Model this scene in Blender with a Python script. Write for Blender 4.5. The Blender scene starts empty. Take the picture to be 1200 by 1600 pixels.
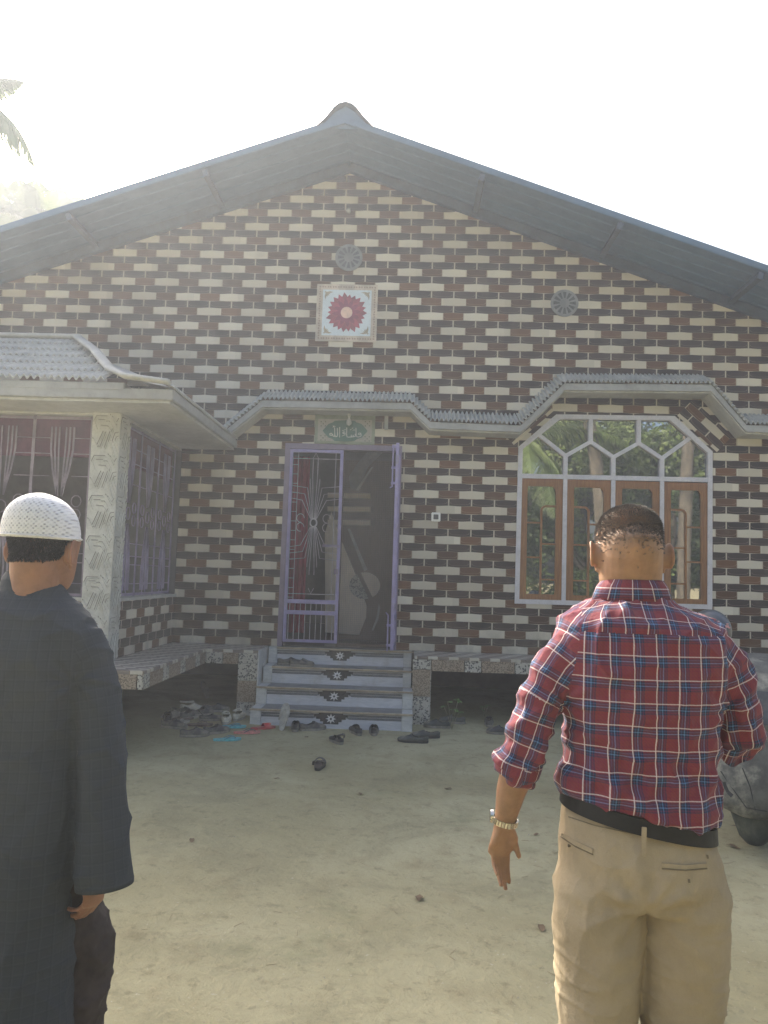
import bpy, bmesh, math, random
from mathutils import Vector as Vec, Matrix, noise
from mathutils.geometry import tessellate_polygon
from mathutils.bvhtree import BVHTree
R=math.radians; PI=math.pi; sin=math.sin; cos=math.cos
random.seed(7)
SC=bpy.context.scene; COL=SC.collection
# ---------------------------------------------------------------- camera
FPX=1220.0
CAMP=Vec((0,-8.6,1.5))
_y=Vec((36,-101,FPX)).normalized(); _x=Vec((1,-.029,0)); _x.z=-(_x.x*_y.x+_x.y*_y.y)/_y.z; _x.normalize()
_z=_y.cross(_x)
if _z.y<0: _z=-_z
def ray(px,py):
    r=Vec((px-600,800-py,FPX)); return Vec((_x.dot(r),_y.dot(r),_z.dot(r)))
def at(px,py,Y):
    w=ray(px,py); return CAMP+w*((Y-CAMP.y)/w.y)
def atz(px,py,z):
    w=ray(px,py); return CAMP+w*((z-CAMP.z)/w.z)
cd=bpy.data.cameras.new('camera'); cam=bpy.data.objects.new('camera',cd); COL.objects.link(cam)
cd.sensor_fit='VERTICAL'; cd.sensor_height=24; cd.lens=24*FPX/1600; cd.clip_start=.05; cd.clip_end=2000
right=Vec((_x.x,_y.x,_z.x)); up=Vec((_x.y,_y.y,_z.y)); fwd=Vec((_x.z,_y.z,_z.z))
cam.matrix_world=Matrix(((right.x,up.x,-fwd.x,CAMP.x),(right.y,up.y,-fwd.y,CAMP.y),(right.z,up.z,-fwd.z,CAMP.z),(0,0,0,1)))
SC.camera=cam
# ---------------------------------------------------------------- node helpers
class N:
    def __init__(s,nt,so): s.nt=nt; s.s=so
    def m(s,op,*a,clamp=False):
        n=s.nt.nodes.new('ShaderNodeMath'); n.operation=op; n.use_clamp=clamp
        for i,v in enumerate((s,)+a):
            if isinstance(v,N): s.nt.links.new(v.s,n.inputs[i])
            else: n.inputs[i].default_value=v
        return N(s.nt,n.outputs[0])
    def __add__(s,o): return s.m('ADD',o)
    def __sub__(s,o): return s.m('SUBTRACT',o)
    def __mul__(s,o): return s.m('MULTIPLY',o)
    def __truediv__(s,o): return s.m('DIVIDE',o)
    __radd__=__add__; __rmul__=__mul__
    def rs(s,o): return (s*-1)+o
    def fl(s): return s.m('FLOOR')
    def fr(s): return s.m('FRACT')
    def ab(s): return s.m('ABSOLUTE')
    def lt(s,o): return s.m('LESS_THAN',o)
    def gt(s,o): return s.m('GREATER_THAN',o)
    def mod(s,o): return s.m('FLOORED_MODULO',o)
    def mn(s,o): return s.m('MINIMUM',o)
    def mx(s,o): return s.m('MAXIMUM',o)
    def sn(s): return s.m('SINE')
    def cs(s): return s.m('COSINE')
    def pw(s,o): return s.m('POWER',o)
    def sm(s,a,b):
        n=s.nt.nodes.new('ShaderNodeMapRange'); n.interpolation_type='SMOOTHSTEP'
        s.nt.links.new(s.s,n.inputs[0]); n.inputs[1].default_value=a; n.inputs[2].default_value=b
        return N(s.nt,n.outputs[0])
def c4(c): return (c[0],c[1],c[2],1)
class M:
    """material builder"""
    def __init__(s,name,col=(.5,.5,.5),rough=.6,metal=0,spec=.5):
        s.m=bpy.data.materials.new(name); s.m.use_nodes=True; s.nt=s.m.node_tree
        s.b=s.nt.nodes['Principled BSDF']; s.out=s.nt.nodes['Material Output']
        s.b.inputs['Base Color'].default_value=c4(col); s.b.inputs['Roughness'].default_value=rough
        s.b.inputs['Metallic'].default_value=metal; s.b.inputs['Specular IOR Level'].default_value=spec
    def coord(s,kind='Object',scale=None,rot=None):
        if kind=='World':
            t=s.nt.nodes.new('ShaderNodeNewGeometry'); o=t.outputs['Position']
        else:
            t=s.nt.nodes.new('ShaderNodeTexCoord'); o=t.outputs[kind]
        if scale or rot:
            mp=s.nt.nodes.new('ShaderNodeMapping'); s.nt.links.new(o,mp.inputs[0])
            if scale: mp.inputs['Scale'].default_value=scale
            if rot: mp.inputs['Rotation'].default_value=rot
            o=mp.outputs[0]
        return o
    def xyz(s,kind='Object'):
        n=s.nt.nodes.new('ShaderNodeSeparateXYZ'); s.nt.links.new(s.coord(kind),n.inputs[0])
        return [N(s.nt,n.outputs[i]) for i in range(3)]
    def comb(s,x,y,z=0):
        n=s.nt.nodes.new('ShaderNodeCombineXYZ')
        for i,v in enumerate((x,y,z)):
            if isinstance(v,N): s.nt.links.new(v.s,n.inputs[i])
            else: n.inputs[i].default_value=v
        return n.outputs[0]
    def noise(s,scale=5,detail=4,rough=.55,vec=None,kind='Object',vscale=None,dist=0):
        n=s.nt.nodes.new('ShaderNodeTexNoise'); n.inputs['Scale'].default_value=scale; n.inputs['Detail'].default_value=detail
        n.inputs['Roughness'].default_value=rough; n.inputs['Distortion'].default_value=dist
        s.nt.links.new(vec or s.coord(kind,vscale),n.inputs['Vector']); return N(s.nt,n.outputs[0])
    def voro(s,scale=5,vec=None,feature='F1',kind='Object',rnd=1,out=0):
        n=s.nt.nodes.new('ShaderNodeTexVoronoi'); n.feature=feature; n.inputs['Scale'].default_value=scale; n.inputs['Randomness'].default_value=rnd
        s.nt.links.new(vec or s.coord(kind),n.inputs['Vector']); return N(s.nt,n.outputs[out])
    def white(s,x,y):
        n=s.nt.nodes.new('ShaderNodeTexWhiteNoise'); n.noise_dimensions='3D'; s.nt.links.new(s.comb(x,y,0),n.inputs[0]); return N(s.nt,n.outputs[0])
    def mix(s,f,a,b,mode='MIX'):
        n=s.nt.nodes.new('ShaderNodeMix'); n.data_type='RGBA'; n.blend_type=mode
        for i,v in ((0,f),(6,a),(7,b)):
            if isinstance(v,N): s.nt.links.new(v.s,n.inputs[i])
            elif i==0: n.inputs[0].default_value=v
            else: n.inputs[i].default_value=c4(v)
        return N(s.nt,n.outputs[2])
    def ramp(s,f,stops):
        n=s.nt.nodes.new('ShaderNodeValToRGB'); e=n.color_ramp.elements
        while len(e)<len(stops): e.new(.5)
        for k,(p,c) in zip(e,stops): k.position=p; k.color=c4(c)
        s.nt.links.new(f.s,n.inputs[0]); return N(s.nt,n.outputs[0])
    def set(s,key,v):
        if isinstance(v,N): s.nt.links.new(v.s,s.b.inputs[key])
        else: s.b.inputs[key].default_value=c4(v) if isinstance(v,tuple) else v
        return s
    def bump(s,h,strength=.3,dist=.01):
        n=s.nt.nodes.new('ShaderNodeBump'); n.inputs['Strength'].default_value=strength; n.inputs['Distance'].default_value=dist
        s.nt.links.new(h.s,n.inputs['Height'])
        l=s.b.inputs['Normal'].links
        if l: s.nt.links.new(l[0].from_socket,n.inputs['Normal'])
        s.nt.links.new(n.outputs[0],s.b.inputs['Normal']); return s
def sc(c,k): return tuple(min(1,v*k) for v in c)
def worn(name,col,rough=.6,metal=0,ns=6,amt=.25,bs=60,bump=.15,dirt=None,dist=.003,spec=.5,kind='Object'):
    m=M(name,col,rough,metal,spec)
    n=m.noise(ns,5,.6,kind=kind); n2=m.noise(ns*7,3,.6,kind=kind)
    c=m.mix(n.sm(.3,.7),sc(col,1-amt),sc(col,1+amt))
    c=m.mix(n2.sm(.45,.75)*.35,c,sc(col,.6))
    if dirt: c=m.mix(m.noise(ns*.6,6,.65,kind=kind).sm(.5,.72)*.75,c,dirt)
    m.set('Base Color',c); m.set('Roughness',(n2*.3)+(rough-.15)); m.bump(m.noise(bs,4,.6,kind=kind),bump,dist)
    return m.m
# ---------------------------------------------------------------- mesh helpers
class MB:
    def __init__(s): s.v=[]; s.f=[]; s.mi=[]; s.cur=0
    def add(s,vs,fs):
        o=len(s.v); s.v+= [Vec(p) for p in vs]; s.f+=[tuple(i+o for i in f) for f in fs]; s.mi+=[s.cur]*len(fs); return s
    def box(s,a,b):
        x0,x1=sorted((a[0],b[0])); y0,y1=sorted((a[1],b[1])); z0,z1=sorted((a[2],b[2]))
        return s.add([(x0,y0,z0),(x1,y0,z0),(x1,y1,z0),(x0,y1,z0),(x0,y0,z1),(x1,y0,z1),(x1,y1,z1),(x0,y1,z1)],
              [(0,3,2,1),(4,5,6,7),(0,1,5,4),(1,2,6,5),(2,3,7,6),(3,0,4,7)])
    def bar(s,a,b,w,t,upv=(0,0,1)):
        """box bar from a to b: w across, t along upv"""
        a=Vec(a);b=Vec(b);d=(b-a).normalized();u=Vec(upv)
        if abs(d.dot(u))>.99: u=Vec((1,0,0))
        sd=d.cross(u).normalized(); u=sd.cross(d).normalized()
        vs=[p+sd*(w/2*i)+u*(t/2*j) for p in (a,b) for i,j in ((-1,-1),(1,-1),(1,1),(-1,1))]
        return s.add(vs,[(3,2,1,0),(4,5,6,7),(0,1,5,4),(1,2,6,5),(2,3,7,6),(3,0,4,7)])
    def loft(s,rings,cap=True,closed=True):
        n=len(rings[0]); vs=[p for r in rings for p in r]; fs=[]
        for i in range(len(rings)-1):
            for j in range(n if closed else n-1):
                k=(j+1)%n; fs.append((i*n+j,i*n+k,(i+1)*n+k,(i+1)*n+j))
        if cap: fs.append(tuple(range(n))[::-1]); fs.append(tuple((len(rings)-1)*n+j for j in range(n)))
        return s.add(vs,fs)
    def limb(s,pts,n=16,ref=(0,1,0),cap=True,p=1.0,rnd=True):
        """pts: (pos, ra, rb); ra along side, rb along ref"""
        P=[Vec(q[0]) for q in pts]; rings=[]; ref=Vec(ref)
        for i,q in enumerate(pts):
            d=((P[i+1] if i+1<len(P) else P[i])-(P[i-1] if i else P[i])).normalized()
            rf=ref-d*ref.dot(d)
            if rf.length<.05: rf=Vec((0,0,1))-d*d.z
            rf.normalize(); sd=d.cross(rf).normalized(); rings.append((P[i],sd,rf,q[1],q[2] if len(q)>2 else q[1],d))
        def ring(c,sd,rf,a,b):
            o=[]
            for j in range(n):
                t=2*PI*j/n; cx=cos(t); sx=sin(t)
                o.append(c+sd*(a*math.copysign(abs(cx)**p,cx))+rf*(b*math.copysign(abs(sx)**p,sx)))
            return o
        out=[]
        if rnd:
            c,sd,rf,a,b,d=rings[0]
            for k in (.95,.6,.3): q=math.sqrt(1-k*k); out.append(ring(c-d*(k*min(a,b)),sd,rf,a*q,b*q))
        out+=[ring(*r[:5]) for r in rings]
        if rnd:
            c,sd,rf,a,b,d=rings[-1]
            for k in (.3,.6,.95): q=math.sqrt(1-k*k); out.append(ring(c+d*(k*min(a,b)),sd,rf,a*q,b*q))
        return s.loft(out,cap)
    def tube(s,pts,r,n=6): return s.limb([(p,r) for p in pts],n,rnd=False)
    def prism(s,poly,fn,t0,t1):
        """poly 2D list; fn(u,v,t)->3D"""
        n=len(poly); tri=tessellate_polygon([[Vec((p[0],p[1],0)) for p in poly]])
        vs=[fn(p[0],p[1],t0) for p in poly]+[fn(p[0],p[1],t1) for p in poly]
        fs=[tuple(t) for t in tri]+[tuple(i+n for i in t)[::-1] for t in tri]
        fs+=[(i,(i+1)%n,(i+1)%n+n,i+n) for i in range(n)]
        return s.add(vs,fs)
    def holed(s,loops,fn,t0,t1):
        L=[[Vec((p[0],p[1],0)) for p in l] for l in loops]; tri=tessellate_polygon(L)
        flat=[p for l in loops for p in l]; n=len(flat)
        vs=[fn(p[0],p[1],t0) for p in flat]+[fn(p[0],p[1],t1) for p in flat]
        fs=[tuple(t) for t in tri]+[tuple(i+n for i in t)[::-1] for t in tri]
        o=0
        for l in loops:
            k=len(l); fs+=[(o+i,o+(i+1)%k,o+(i+1)%k+n,o+i+n) for i in range(k)]; o+=k
        return s.add(vs,fs)
    def mesh(s,name,mats,smooth=False,off=Vec((0,0,0)),uv=None,fix=True,bevel=0):
        me=bpy.data.meshes.new(name); me.from_pydata([tuple(p-off) for p in s.v],[],s.f)
        for m in (mats if isinstance(mats,(list,tuple)) else [mats]): me.materials.append(m)
        for p,i in zip(me.polygons,s.mi): p.material_index=i
        if fix or bevel:
            bm=bmesh.new(); bm.from_mesh(me)
            if fix: bmesh.ops.recalc_face_normals(bm,faces=bm.faces)
            if bevel: bmesh.ops.bevel(bm,geom=list(bm.edges),offset=bevel,segments=2,affect='EDGES',clamp_overlap=True)
            bm.to_mesh(me); bm.free()
        if smooth:
            me.polygons.foreach_set('use_smooth',[True]*len(me.polygons))
            if smooth is not True: me.set_sharp_from_angle(angle=R(smooth))
        if uv:
            ul=me.uv_layers.new(name='UVMap')
            for p in me.polygons:
                nn=p.normal
                for li in p.loop_indices:
                    c=me.vertices[me.loops[li].vertex_index].co+off
                    if uv=='box':
                        ax=max(range(3),key=lambda i:abs(nn[i]))
                        ul.data[li].uv=((c.x,c.z) if ax==1 else (c.y,c.z) if ax==0 else (c.x,c.y))
                    else: ul.data[li].uv=uv(c,nn)
        return me
    def build(s,name,mats,parent=None,smooth=False,uv=None,fix=True,bevel=0,local=False):
        off=Vec((0,0,0))
        if parent is not None and not local:
            q=parent
            while q: off+=q.location; q=q.parent
        o=bpy.data.objects.new(name,s.mesh(name,mats,smooth,off,uv,fix,bevel)); COL.objects.link(o); o.parent=parent; return o
def tag(o,label=None,cat=None,group=None,kind=None):
    for k,v in (('label',label),('category',cat),('group',group),('kind',kind)):
        if v: o[k]=v
    return o
def empty(name,loc,rz=0,**k):
    o=bpy.data.objects.new(name,None); COL.objects.link(o); o.location=loc; o.rotation_euler=(0,0,rz); o.empty_display_size=.2; tag(o,**k); return o
def remeshed(mb,name,voxel,smooth_it=0,sf=.5):
    o=mb.build('tmp',None,fix=True) if False else bpy.data.objects.new('tmp',mb.mesh('tmp',[]))
    COL.objects.link(o); r=o.modifiers.new('r','REMESH'); r.mode='VOXEL'; r.voxel_size=voxel
    if smooth_it: sm=o.modifiers.new('s','SMOOTH'); sm.factor=sf; sm.iterations=smooth_it
    dg=bpy.context.evaluated_depsgraph_get(); me=bpy.data.meshes.new_from_object(o.evaluated_get(dg)); me.name=name
    old=o.data; bpy.data.objects.remove(o); bpy.data.meshes.remove(old)
    me.polygons.foreach_set('use_smooth',[True]*len(me.polygons)); return me
def link(name,me,parent=None,mats=()):
    for m in mats: me.materials.append(m)
    o=bpy.data.objects.new(name,me); COL.objects.link(o); o.parent=parent
    if parent is not None:
        off=Vec((0,0,0)); q=parent
        while q: off+=q.location; q=q.parent
        me.transform(Matrix.Translation(-off))
    return o
def lerp(a,b,t): return a+(b-a)*t
EXPO=1.8
VEIL=0.0085
ANI=.43
# ================================================================= materials
W_T=.504; H_T=.336
def brick_mat():
    m=M('glazed_brick_tile',(.3,.3,.3),.35,spec=.18)
    n=m.nt.nodes.new('ShaderNodeUVMap'); sp=m.nt.nodes.new('ShaderNodeSeparateXYZ'); m.nt.links.new(n.outputs[0],sp.inputs[0])
    x=N(m.nt,sp.outputs[0]); z=N(m.nt,sp.outputs[1])
    X0,Z0=BRICK0           # centre of one cream brick
    u=(x-X0)/(W_T/2)       # brick widths, 0 at cream centre
    v=(z-Z0)/(H_T/2)+.25   # double rows; pale row is 0..0.5 (centre .25), dark row .5..1
    dr=v.fl(); q=v.fr()
    odd=dr.mod(2.)                         # alternate double rows shift by one brick
    fd=u.fr()                              # dark bricks: joints at integer u -> centre .5
    c=((fd-.5)*(2*PI)).cs()                # +1 at dark centre
    edge=((q-.75).ab()-.243)-(c*.016)       # <0 inside dark row (wrap handled by mirrored test)
    edge2=((q+.25).ab()-.243)-(c*.016)
    e=edge.mn(edge2)
    isd=e.lt(0.)
    # dark brick cell
    jd=((fd-.5).ab()).rs(.5)               # distance to vertical joint
    # pale row: bricks centred on integers
    ub=u+.5; ib=ub.fl()+odd; fb=ub.fr(); jb=((fb-.5).ab()).rs(.5)
    dc=((((((u+odd)*.5)+.5).fr())-.5).ab())*2.   # distance from the nearest cream centre, in bricks
    cream=dc.lt(.545); jb=(dc-.545).ab()
    rnd=m.white(u.fl()+(isd*17.3),dr+.37); rnd2=m.white(ub.fl()+3.7,dr+9.1)
    gr=m.noise(40,4,.6,vec=m.comb(x*1.,z*5.,0)); gr2=m.noise(3.0,3,.6,vec=m.comb(x,z,0))
    dark=m.mix(rnd,(.020,.016,.016),(.052,.034,.029)); dark=m.mix(gr.sm(.5,.75)*.35,dark,(.11,.085,.07))
    brown=m.mix(rnd2,(.065,.032,.018),(.15,.068,.030)); brown=m.mix(gr.sm(.45,.8)*.4,brown,(.2,.12,.075))
    crm=m.mix(rnd2,(.50,.45,.355),(.64,.595,.485)); crm=m.mix(gr.sm(.5,.8)*.4,crm,(.36,.31,.24))
    # embossed line inside dark and brown bricks, lower arc painted pale as a glint
    qd=(q-.75)*4.; qd2=(q+.25)*4.          # -1..1 vertical in dark row
    def emb_glint(fx,qv):
        xx=((fx-.5).ab())*2.
        r=(xx.pw(4.)*1.9)+((qv.ab()).pw(2.)*3.6)
        return ((r-1.).ab()).lt(.16)*(qv.lt(.05))*(xx.lt(.86))
    ed=emb_glint(fd,qd); eb=emb_glint(fb,(q-.25)*4.)
    dark=m.mix(ed*.55,dark,(.24,.2,.17)); brown=m.mix(eb*.5,brown,(.34,.25,.18))
    pale=m.mix(cream,brown,crm)
    gw=.022
    grout=(.47,.42,.34)
    dark=m.mix(jd.lt(.030),dark,grout)
    pale=m.mix(jb.lt(.014),pale,(.40,.33,.25))
    col=m.mix(isd,pale,dark)
    col=m.mix((e.ab()).lt(.010),col,m.mix(cream,(.27,.22,.17),(.44,.39,.31)))
    # tile sheet joints and dirt
    tl=m.white((x/.504).fl()+5.1,((z+.03)/.336).fl()+2.2); col=m.mix(tl.sm(.4,1.)*.16,col,(.03,.025,.02)); col=m.mix((gr2.sm(.55,.8)*.25).mx(m.noise(9,5,.7,vec=m.comb(x*3.,z*.5,0)).sm(.6,.8)*.22),col,(.22,.19,.15))
    st=(z.sm(.72,1.15).rs(1.))*m.noise(5,5,.7,vec=m.comb(x,z*.6,0)).sm(.35,.7); col=m.mix(st*.45,col,(.16,.14,.105))
    m.set('Base Color',col)
    m.set('Roughness',(gr*.3)+.34)
    h=(jd.sm(.0,.05)*isd)+(jb.sm(.0,.04)*(isd.rs(1.)))
    h=h*((e.ab()).sm(0.,.035))+(gr*.12)-(ed*.25*isd)
    m.bump(h,.55,.004); m.bump(gr2,.12,.02)
    return m.m
BRICK0=(lambda p:(p.x,p.z))(at(700.8,796.7,0))
T={}
T['brick']=brick_mat()
T['plaster']=worn('grey_cement_plaster',(.33,.33,.31),.85,ns=3,amt=.15,dirt=(.2,.2,.18))
T['plaster_lt']=worn('pale_cement_plaster',(.46,.46,.42),.85,ns=3,amt=.12,dirt=(.3,.3,.26))
T['base']=worn('shade_dark_plinth',(.07,.065,.055),.95,ns=2,amt=.3)  # dark colour put in for the shade under the house
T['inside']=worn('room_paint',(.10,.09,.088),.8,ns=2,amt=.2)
T['soffit']=worn('roof_sheet',(.06,.125,.20),.5,ns=1.5,amt=.12)
T['ridge']=worn('ridge_sheet',(.04,.07,.10),.5,ns=2,amt=.15)
T['steel_dk']=worn('dark_steel',(.035,.06,.09),.6)
T['corr']=worn('corrugated_cement',(.40,.395,.355),.8,ns=5,amt=.16,dirt=(.26,.27,.25),bs=90,bump=.25)
T['purple']=worn('lilac_enamel',(.27,.235,.42),.4,ns=9,amt=.12,dirt=(.22,.2,.22))
T['purple_dk']=worn('dull_mauve_enamel',(.20,.16,.22),.45,ns=8,amt=.15)
T['white_wd']=worn('white_window_paint',(.56,.54,.56),.45,ns=8,amt=.08)
def wood(name,a,b,rough=.4,sc_=(30,30,1.6)):
    m=M(name,a,rough); n=m.noise(3,6,.6,kind='Object',vscale=sc_,dist=1.2); n2=m.noise(1.2,4,.6)
    c=m.mix(n.sm(.35,.68),a,b); c=m.mix(n2.sm(.45,.7)*.5,c,sc(a,.6)); m.set('Base Color',c); m.bump(n,.15,.002); return m.m
T['wood']=wood('varnished_teak',(.20,.085,.030),(.31,.145,.055),.35)
T['door_wd']=wood('dark_door_veneer',(.08,.052,.042),(.13,.09,.07),.4)
T['door_in']=wood('pale_door_veneer',(.55,.48,.40),(.66,.58,.48),.45)
def glass_mat():
    m=M('tinted_mirror_pane',(.012,.014,.014),.015,0,.5); m.b.inputs['IOR'].default_value=4.2
    m.bump(m.noise(2.2,2,.5),.02,.02); return m.m
T['glass']=glass_mat()
def dirt_mat():
    m=M('packed_dirt',(.3,.27,.19),.95,spec=.15)
    a=m.noise(.55,6,.6,kind='World',dist=.5); b=m.noise(3.1,6,.65,kind='World'); c=m.noise(22,5,.7,kind='World'); d=m.noise(160,3,.7,kind='World')
    col=m.mix(a.sm(.35,.65),(.30,.272,.158),(.40,.37,.232))
    col=m.mix(b.sm(.5,.75)*.5,col,(.22,.185,.105))
    col=m.mix(m.noise(1.1,5,.7,kind='World',vscale=(1,1,1.01)).sm(.56,.72)*.5,col,(.21,.225,.125))
    col=m.mix(c.sm(.56,.72)*.5,col,(.16,.145,.085)); col=m.mix(m.noise(.9,7,.72,kind='World',dist=.8).sm(.5,.62)*.45,col,(.22,.205,.125)); col=m.mix(m.noise(9,6,.7,kind='World',vscale=(1,1,1)).sm(.54,.70)*.5,col,(.165,.15,.085)); col=m.mix(d.sm(.62,.8)*.45,col,(.12,.1,.06))
    col=m.mix(m.noise(55,2,.5,kind='World').sm(.7,.76)*.6,col,(.46,.43,.35))
    m.set('Base Color',col); m.bump(b,.5,.05); m.bump(m.noise(8,6,.7,kind='World',dist=1),.6,.02); m.bump(c,.4,.012); m.bump(d,.5,.003)
    return m.m
T['dirt']=dirt_mat()
def pebble(name,a,b,scale):
    m=M(name,a,.45); v=m.voro(scale,feature='DISTANCE_TO_EDGE',kind='World'); w=m.voro(scale,kind='World',out=1); nn=m.noise(30,2,.5,kind='World')
    n=m.nt.nodes.new('ShaderNodeSeparateColor'); m.nt.links.new(w.s,n.inputs[0]); r=N(m.nt,n.outputs[0])
    c=m.mix(r.gt(.52),a,b); c=m.mix(r.sm(0,1)*.35,c,sc(b,.6)); c=m.mix(v.lt(.09),c,sc(b,.8)); m.set('Base Color',c); m.bump(v.sm(0,.25),.4,.004); return m.m
T['peb_bw']=pebble('black_white_pebble_tile',(.05,.045,.045),(.50,.48,.42),55)
T['peb_br']=pebble('brown_terrazzo_tile',(.10,.065,.042),(.36,.29,.21),110)
def rhomb():
    m=M('rhombus_checker_tile',(.5,.5,.45),.35); x,y,z=m.xyz('World')
    a=((x+y*.62)/.105).fl(); b=(y/.085).fl(); ch=(a+b).mod(2.).lt(.5)
    c=m.mix(ch,(.17,.145,.13),(.50,.48,.42)); fx=((x+y*.62)/.105).fr(); fy=(y/.085).fr()
    ln=((fx-.5).ab().gt(.47)).mx((fy-.5).ab().gt(.45)); c=m.mix(ln,c,(.20,.13,.09))
    c=m.mix(m.noise(6,5,.6,kind='World').sm(.4,.7)*.4,c,(.3,.26,.2))
    m.set('Base Color',c); m.set('Roughness',m.noise(12,4,.6)*.4+.15); return m.m
T['rhomb']=rhomb()
def marble(name,a,b,rough=.25,s=3,stretch=(1,6,6)):
    m=M(name,a,rough); n=m.noise(s,7,.65,kind='World',vscale=stretch,dist=2.5); c=m.mix(n.sm(.35,.65),a,b)
    c=m.mix(m.noise(5,5,.6,kind='World').sm(.5,.75)*.4,c,(.27,.24,.18)); m.set('Base Color',c); m.set('Roughness',m.noise(9,4,.6)*.4+.18); m.b.inputs['Specular IOR Level'].default_value=.3; return m.m
T['marble_w']=marble('white_marble_tile',(.47,.48,.51),(.57,.575,.60),.2)
T['marble_c']=marble('cream_marble_tile',(.55,.55,.53),(.43,.44,.43),.25,4,(1,1,3))
T['marble_g']=marble('grey_marble_tile',(.12,.12,.12),(.19,.19,.185),.5)
T['nosing']=worn('stair_nosing',(.36,.30,.22),.5)
T['motif_d']=worn('charcoal_inlay',(.045,.045,.05),.3)
T['motif_g']=worn('grey_inlay',(.16,.17,.19),.3,ns=20)
T['motif_w']=worn('white_inlay',(.62,.62,.62),.3)
T['column']=worn('embossed_cream_tile',(.50,.50,.46),.55,ns=8,amt=.12,dirt=(.33,.32,.27))
T['groove']=worn('column_groove',(.24,.235,.2),.8)
T['floor_in']=worn('hall_floor_tile',(.19,.17,.155),.18,ns=2,amt=.1,bump=.02)
T['plum']=worn('plum_cloth',(.12,.035,.06),.9,ns=5)
T['red_cloth']=worn('crimson_curtain_cloth',(.25,.02,.045),.85,ns=5)
T['cream']=worn('off_white_plastic',(.55,.54,.48),.5)
T['white']=worn('white_plastic',(.75,.75,.72),.35,ns=10,amt=.05)
T['black']=worn('black_rubber',(.03,.03,.032),.6)
# ================================================================= world, sun
SUN_EL=R(34.3); SUN_AZ=R(-35.6)   # azimuth from +Y, negative = left
sd=Vec((sin(SUN_AZ)*cos(SUN_EL),cos(SUN_AZ)*cos(SUN_EL),sin(SUN_EL)))
w=bpy.data.worlds.new('World'); SC.world=w; w.use_nodes=True; nt=w.node_tree
bg=nt.nodes['Background']; sk=nt.nodes.new('ShaderNodeTexSky'); sk.sky_type='NISHITA'; sk.sun_disc=False
sk.sun_elevation=SUN_EL; sk.sun_rotation=SUN_AZ; sk.dust_density=7.0; sk.air_density=.9; sk.ozone_density=.6
nt.links.new(sk.outputs[0],bg.inputs[0]); bg.inputs[1].default_value=.13
ld=bpy.data.lights.new('sun','SUN'); ld.energy=4.2; ld.angle=R(.6); ld.color=(1,.92,.78)
lo=bpy.data.objects.new('sun',ld); COL.objects.link(lo); lo.rotation_euler=sd.to_track_quat('Z','Y').to_euler()
vs=SC.view_settings; vs.view_transform='Standard'; vs.look='None'; vs.gamma=1; vs.exposure=EXPO
# ================================================================= ground
def gz(x,y):
    d=max(0,min(1,(y+1.6)/1.3)); h=.035*d
    if x<-.9: h+=.05*d*min(1,(-x-.9)/1.0)
    n=noise.noise(Vec((x*.8,y*.8,0)))*.012+noise.noise(Vec((x*3,y*3,4)))*.006
    return h+n-.012
def ground():
    g=MB(); xs=[-400,-80,-30]+[-12+i*.2 for i in range(121)]+[30,80,400]; ys=[-400,-80,-30]+[-14+i*.16 for i in range(101)]+[20,80,400]
    vs=[(x,y,gz(x,y) if abs(x)<12.1 and -14.1<y<2.1 else 0) for y in ys for x in xs]; n=len(xs)
    g.add(vs,[(j*n+i,j*n+i+1,(j+1)*n+i+1,(j+1)*n+i) for j in range(len(ys)-1) for i in range(n-1)])
    tag(g.build('ground',T['dirt'],smooth=True,fix=False),kind='structure')
ground()
# ================================================================= house
HX=-.79; APEX=6.17; SL=.350; FL=.70
XL,XR,YB=-7.0,6.2,9.5
H=empty('house',(HX,0,0),label='brick-tiled bungalow with a low gabled metal roof, tiled steps and arched window',cat='house')
def roofz(x): return APEX-SL*abs(x-HX)
fxz=lambda y:(lambda u,v,t:(u,y+t,v))
# facade
WIN=[(1.178,1.245),(1.19,2.97),(1.60,3.345),(2.90,3.36),(3.312,2.975),(3.304,1.252)]
DX0,DX1,DZ1=-1.40,-.095,2.945
def facade():
    outer=[(-2.56,FL),(XR,FL),(XR,roofz(XR)),(HX,APEX),(XL,roofz(XL)),(XL,2.9),(-2.56,2.9)]
    # door cut from the bottom edge
    outer=[(-2.56,FL),(DX0,FL),(DX0,DZ1),(DX1,DZ1),(DX1,FL)]+outer[1:]
    m=MB(); m.holed([outer,WIN],fxz(0),0,.22)
    m.build('brick_wall',T['brick'],H,uv='box')
    s=MB(); s.box((XR-.2,.222,0),(XR,YB,roofz(XR))); s.box((XL,.222,0),(XL+.2,YB,roofz(XL)))
    s.prism([(XL+.2,0),(XR-.2,0),(XR-.2,roofz(XR)),(HX,APEX-.01),(XL+.2,roofz(XL))],fxz(YB-.2),0,.2)
    s.build('rear_wall',T['brick'],H,uv='box')
facade()
# slanted tile bands beside the window head
def slant(a,b,w,flip):
    a=Vec(a);b=Vec(b);d=(b-a); L=d.length; d.normalize(); n=Vec((-d.y,d.x)) if not flip else Vec((d.y,-d.x))
    if n.y<0:n=-n
    m=MB(); q=[a,b,b+n*w,a+n*w]
    m.prism([(p.x,p.y) for p in q],fxz(-.006),0,.0058)
    def uv(c,nn):
        r=Vec((c.x,c.z))-a; return (BRICK0[0]+.13+r.dot(d),BRICK0[1]+.175+r.dot(n))
    m.build('slanted_tile_band',T['brick'],H,uv=uv)
slant((2.93,3.365),(3.36,2.97),.25,False); slant((1.14,2.99),(1.575,3.385),.13,False)
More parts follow.
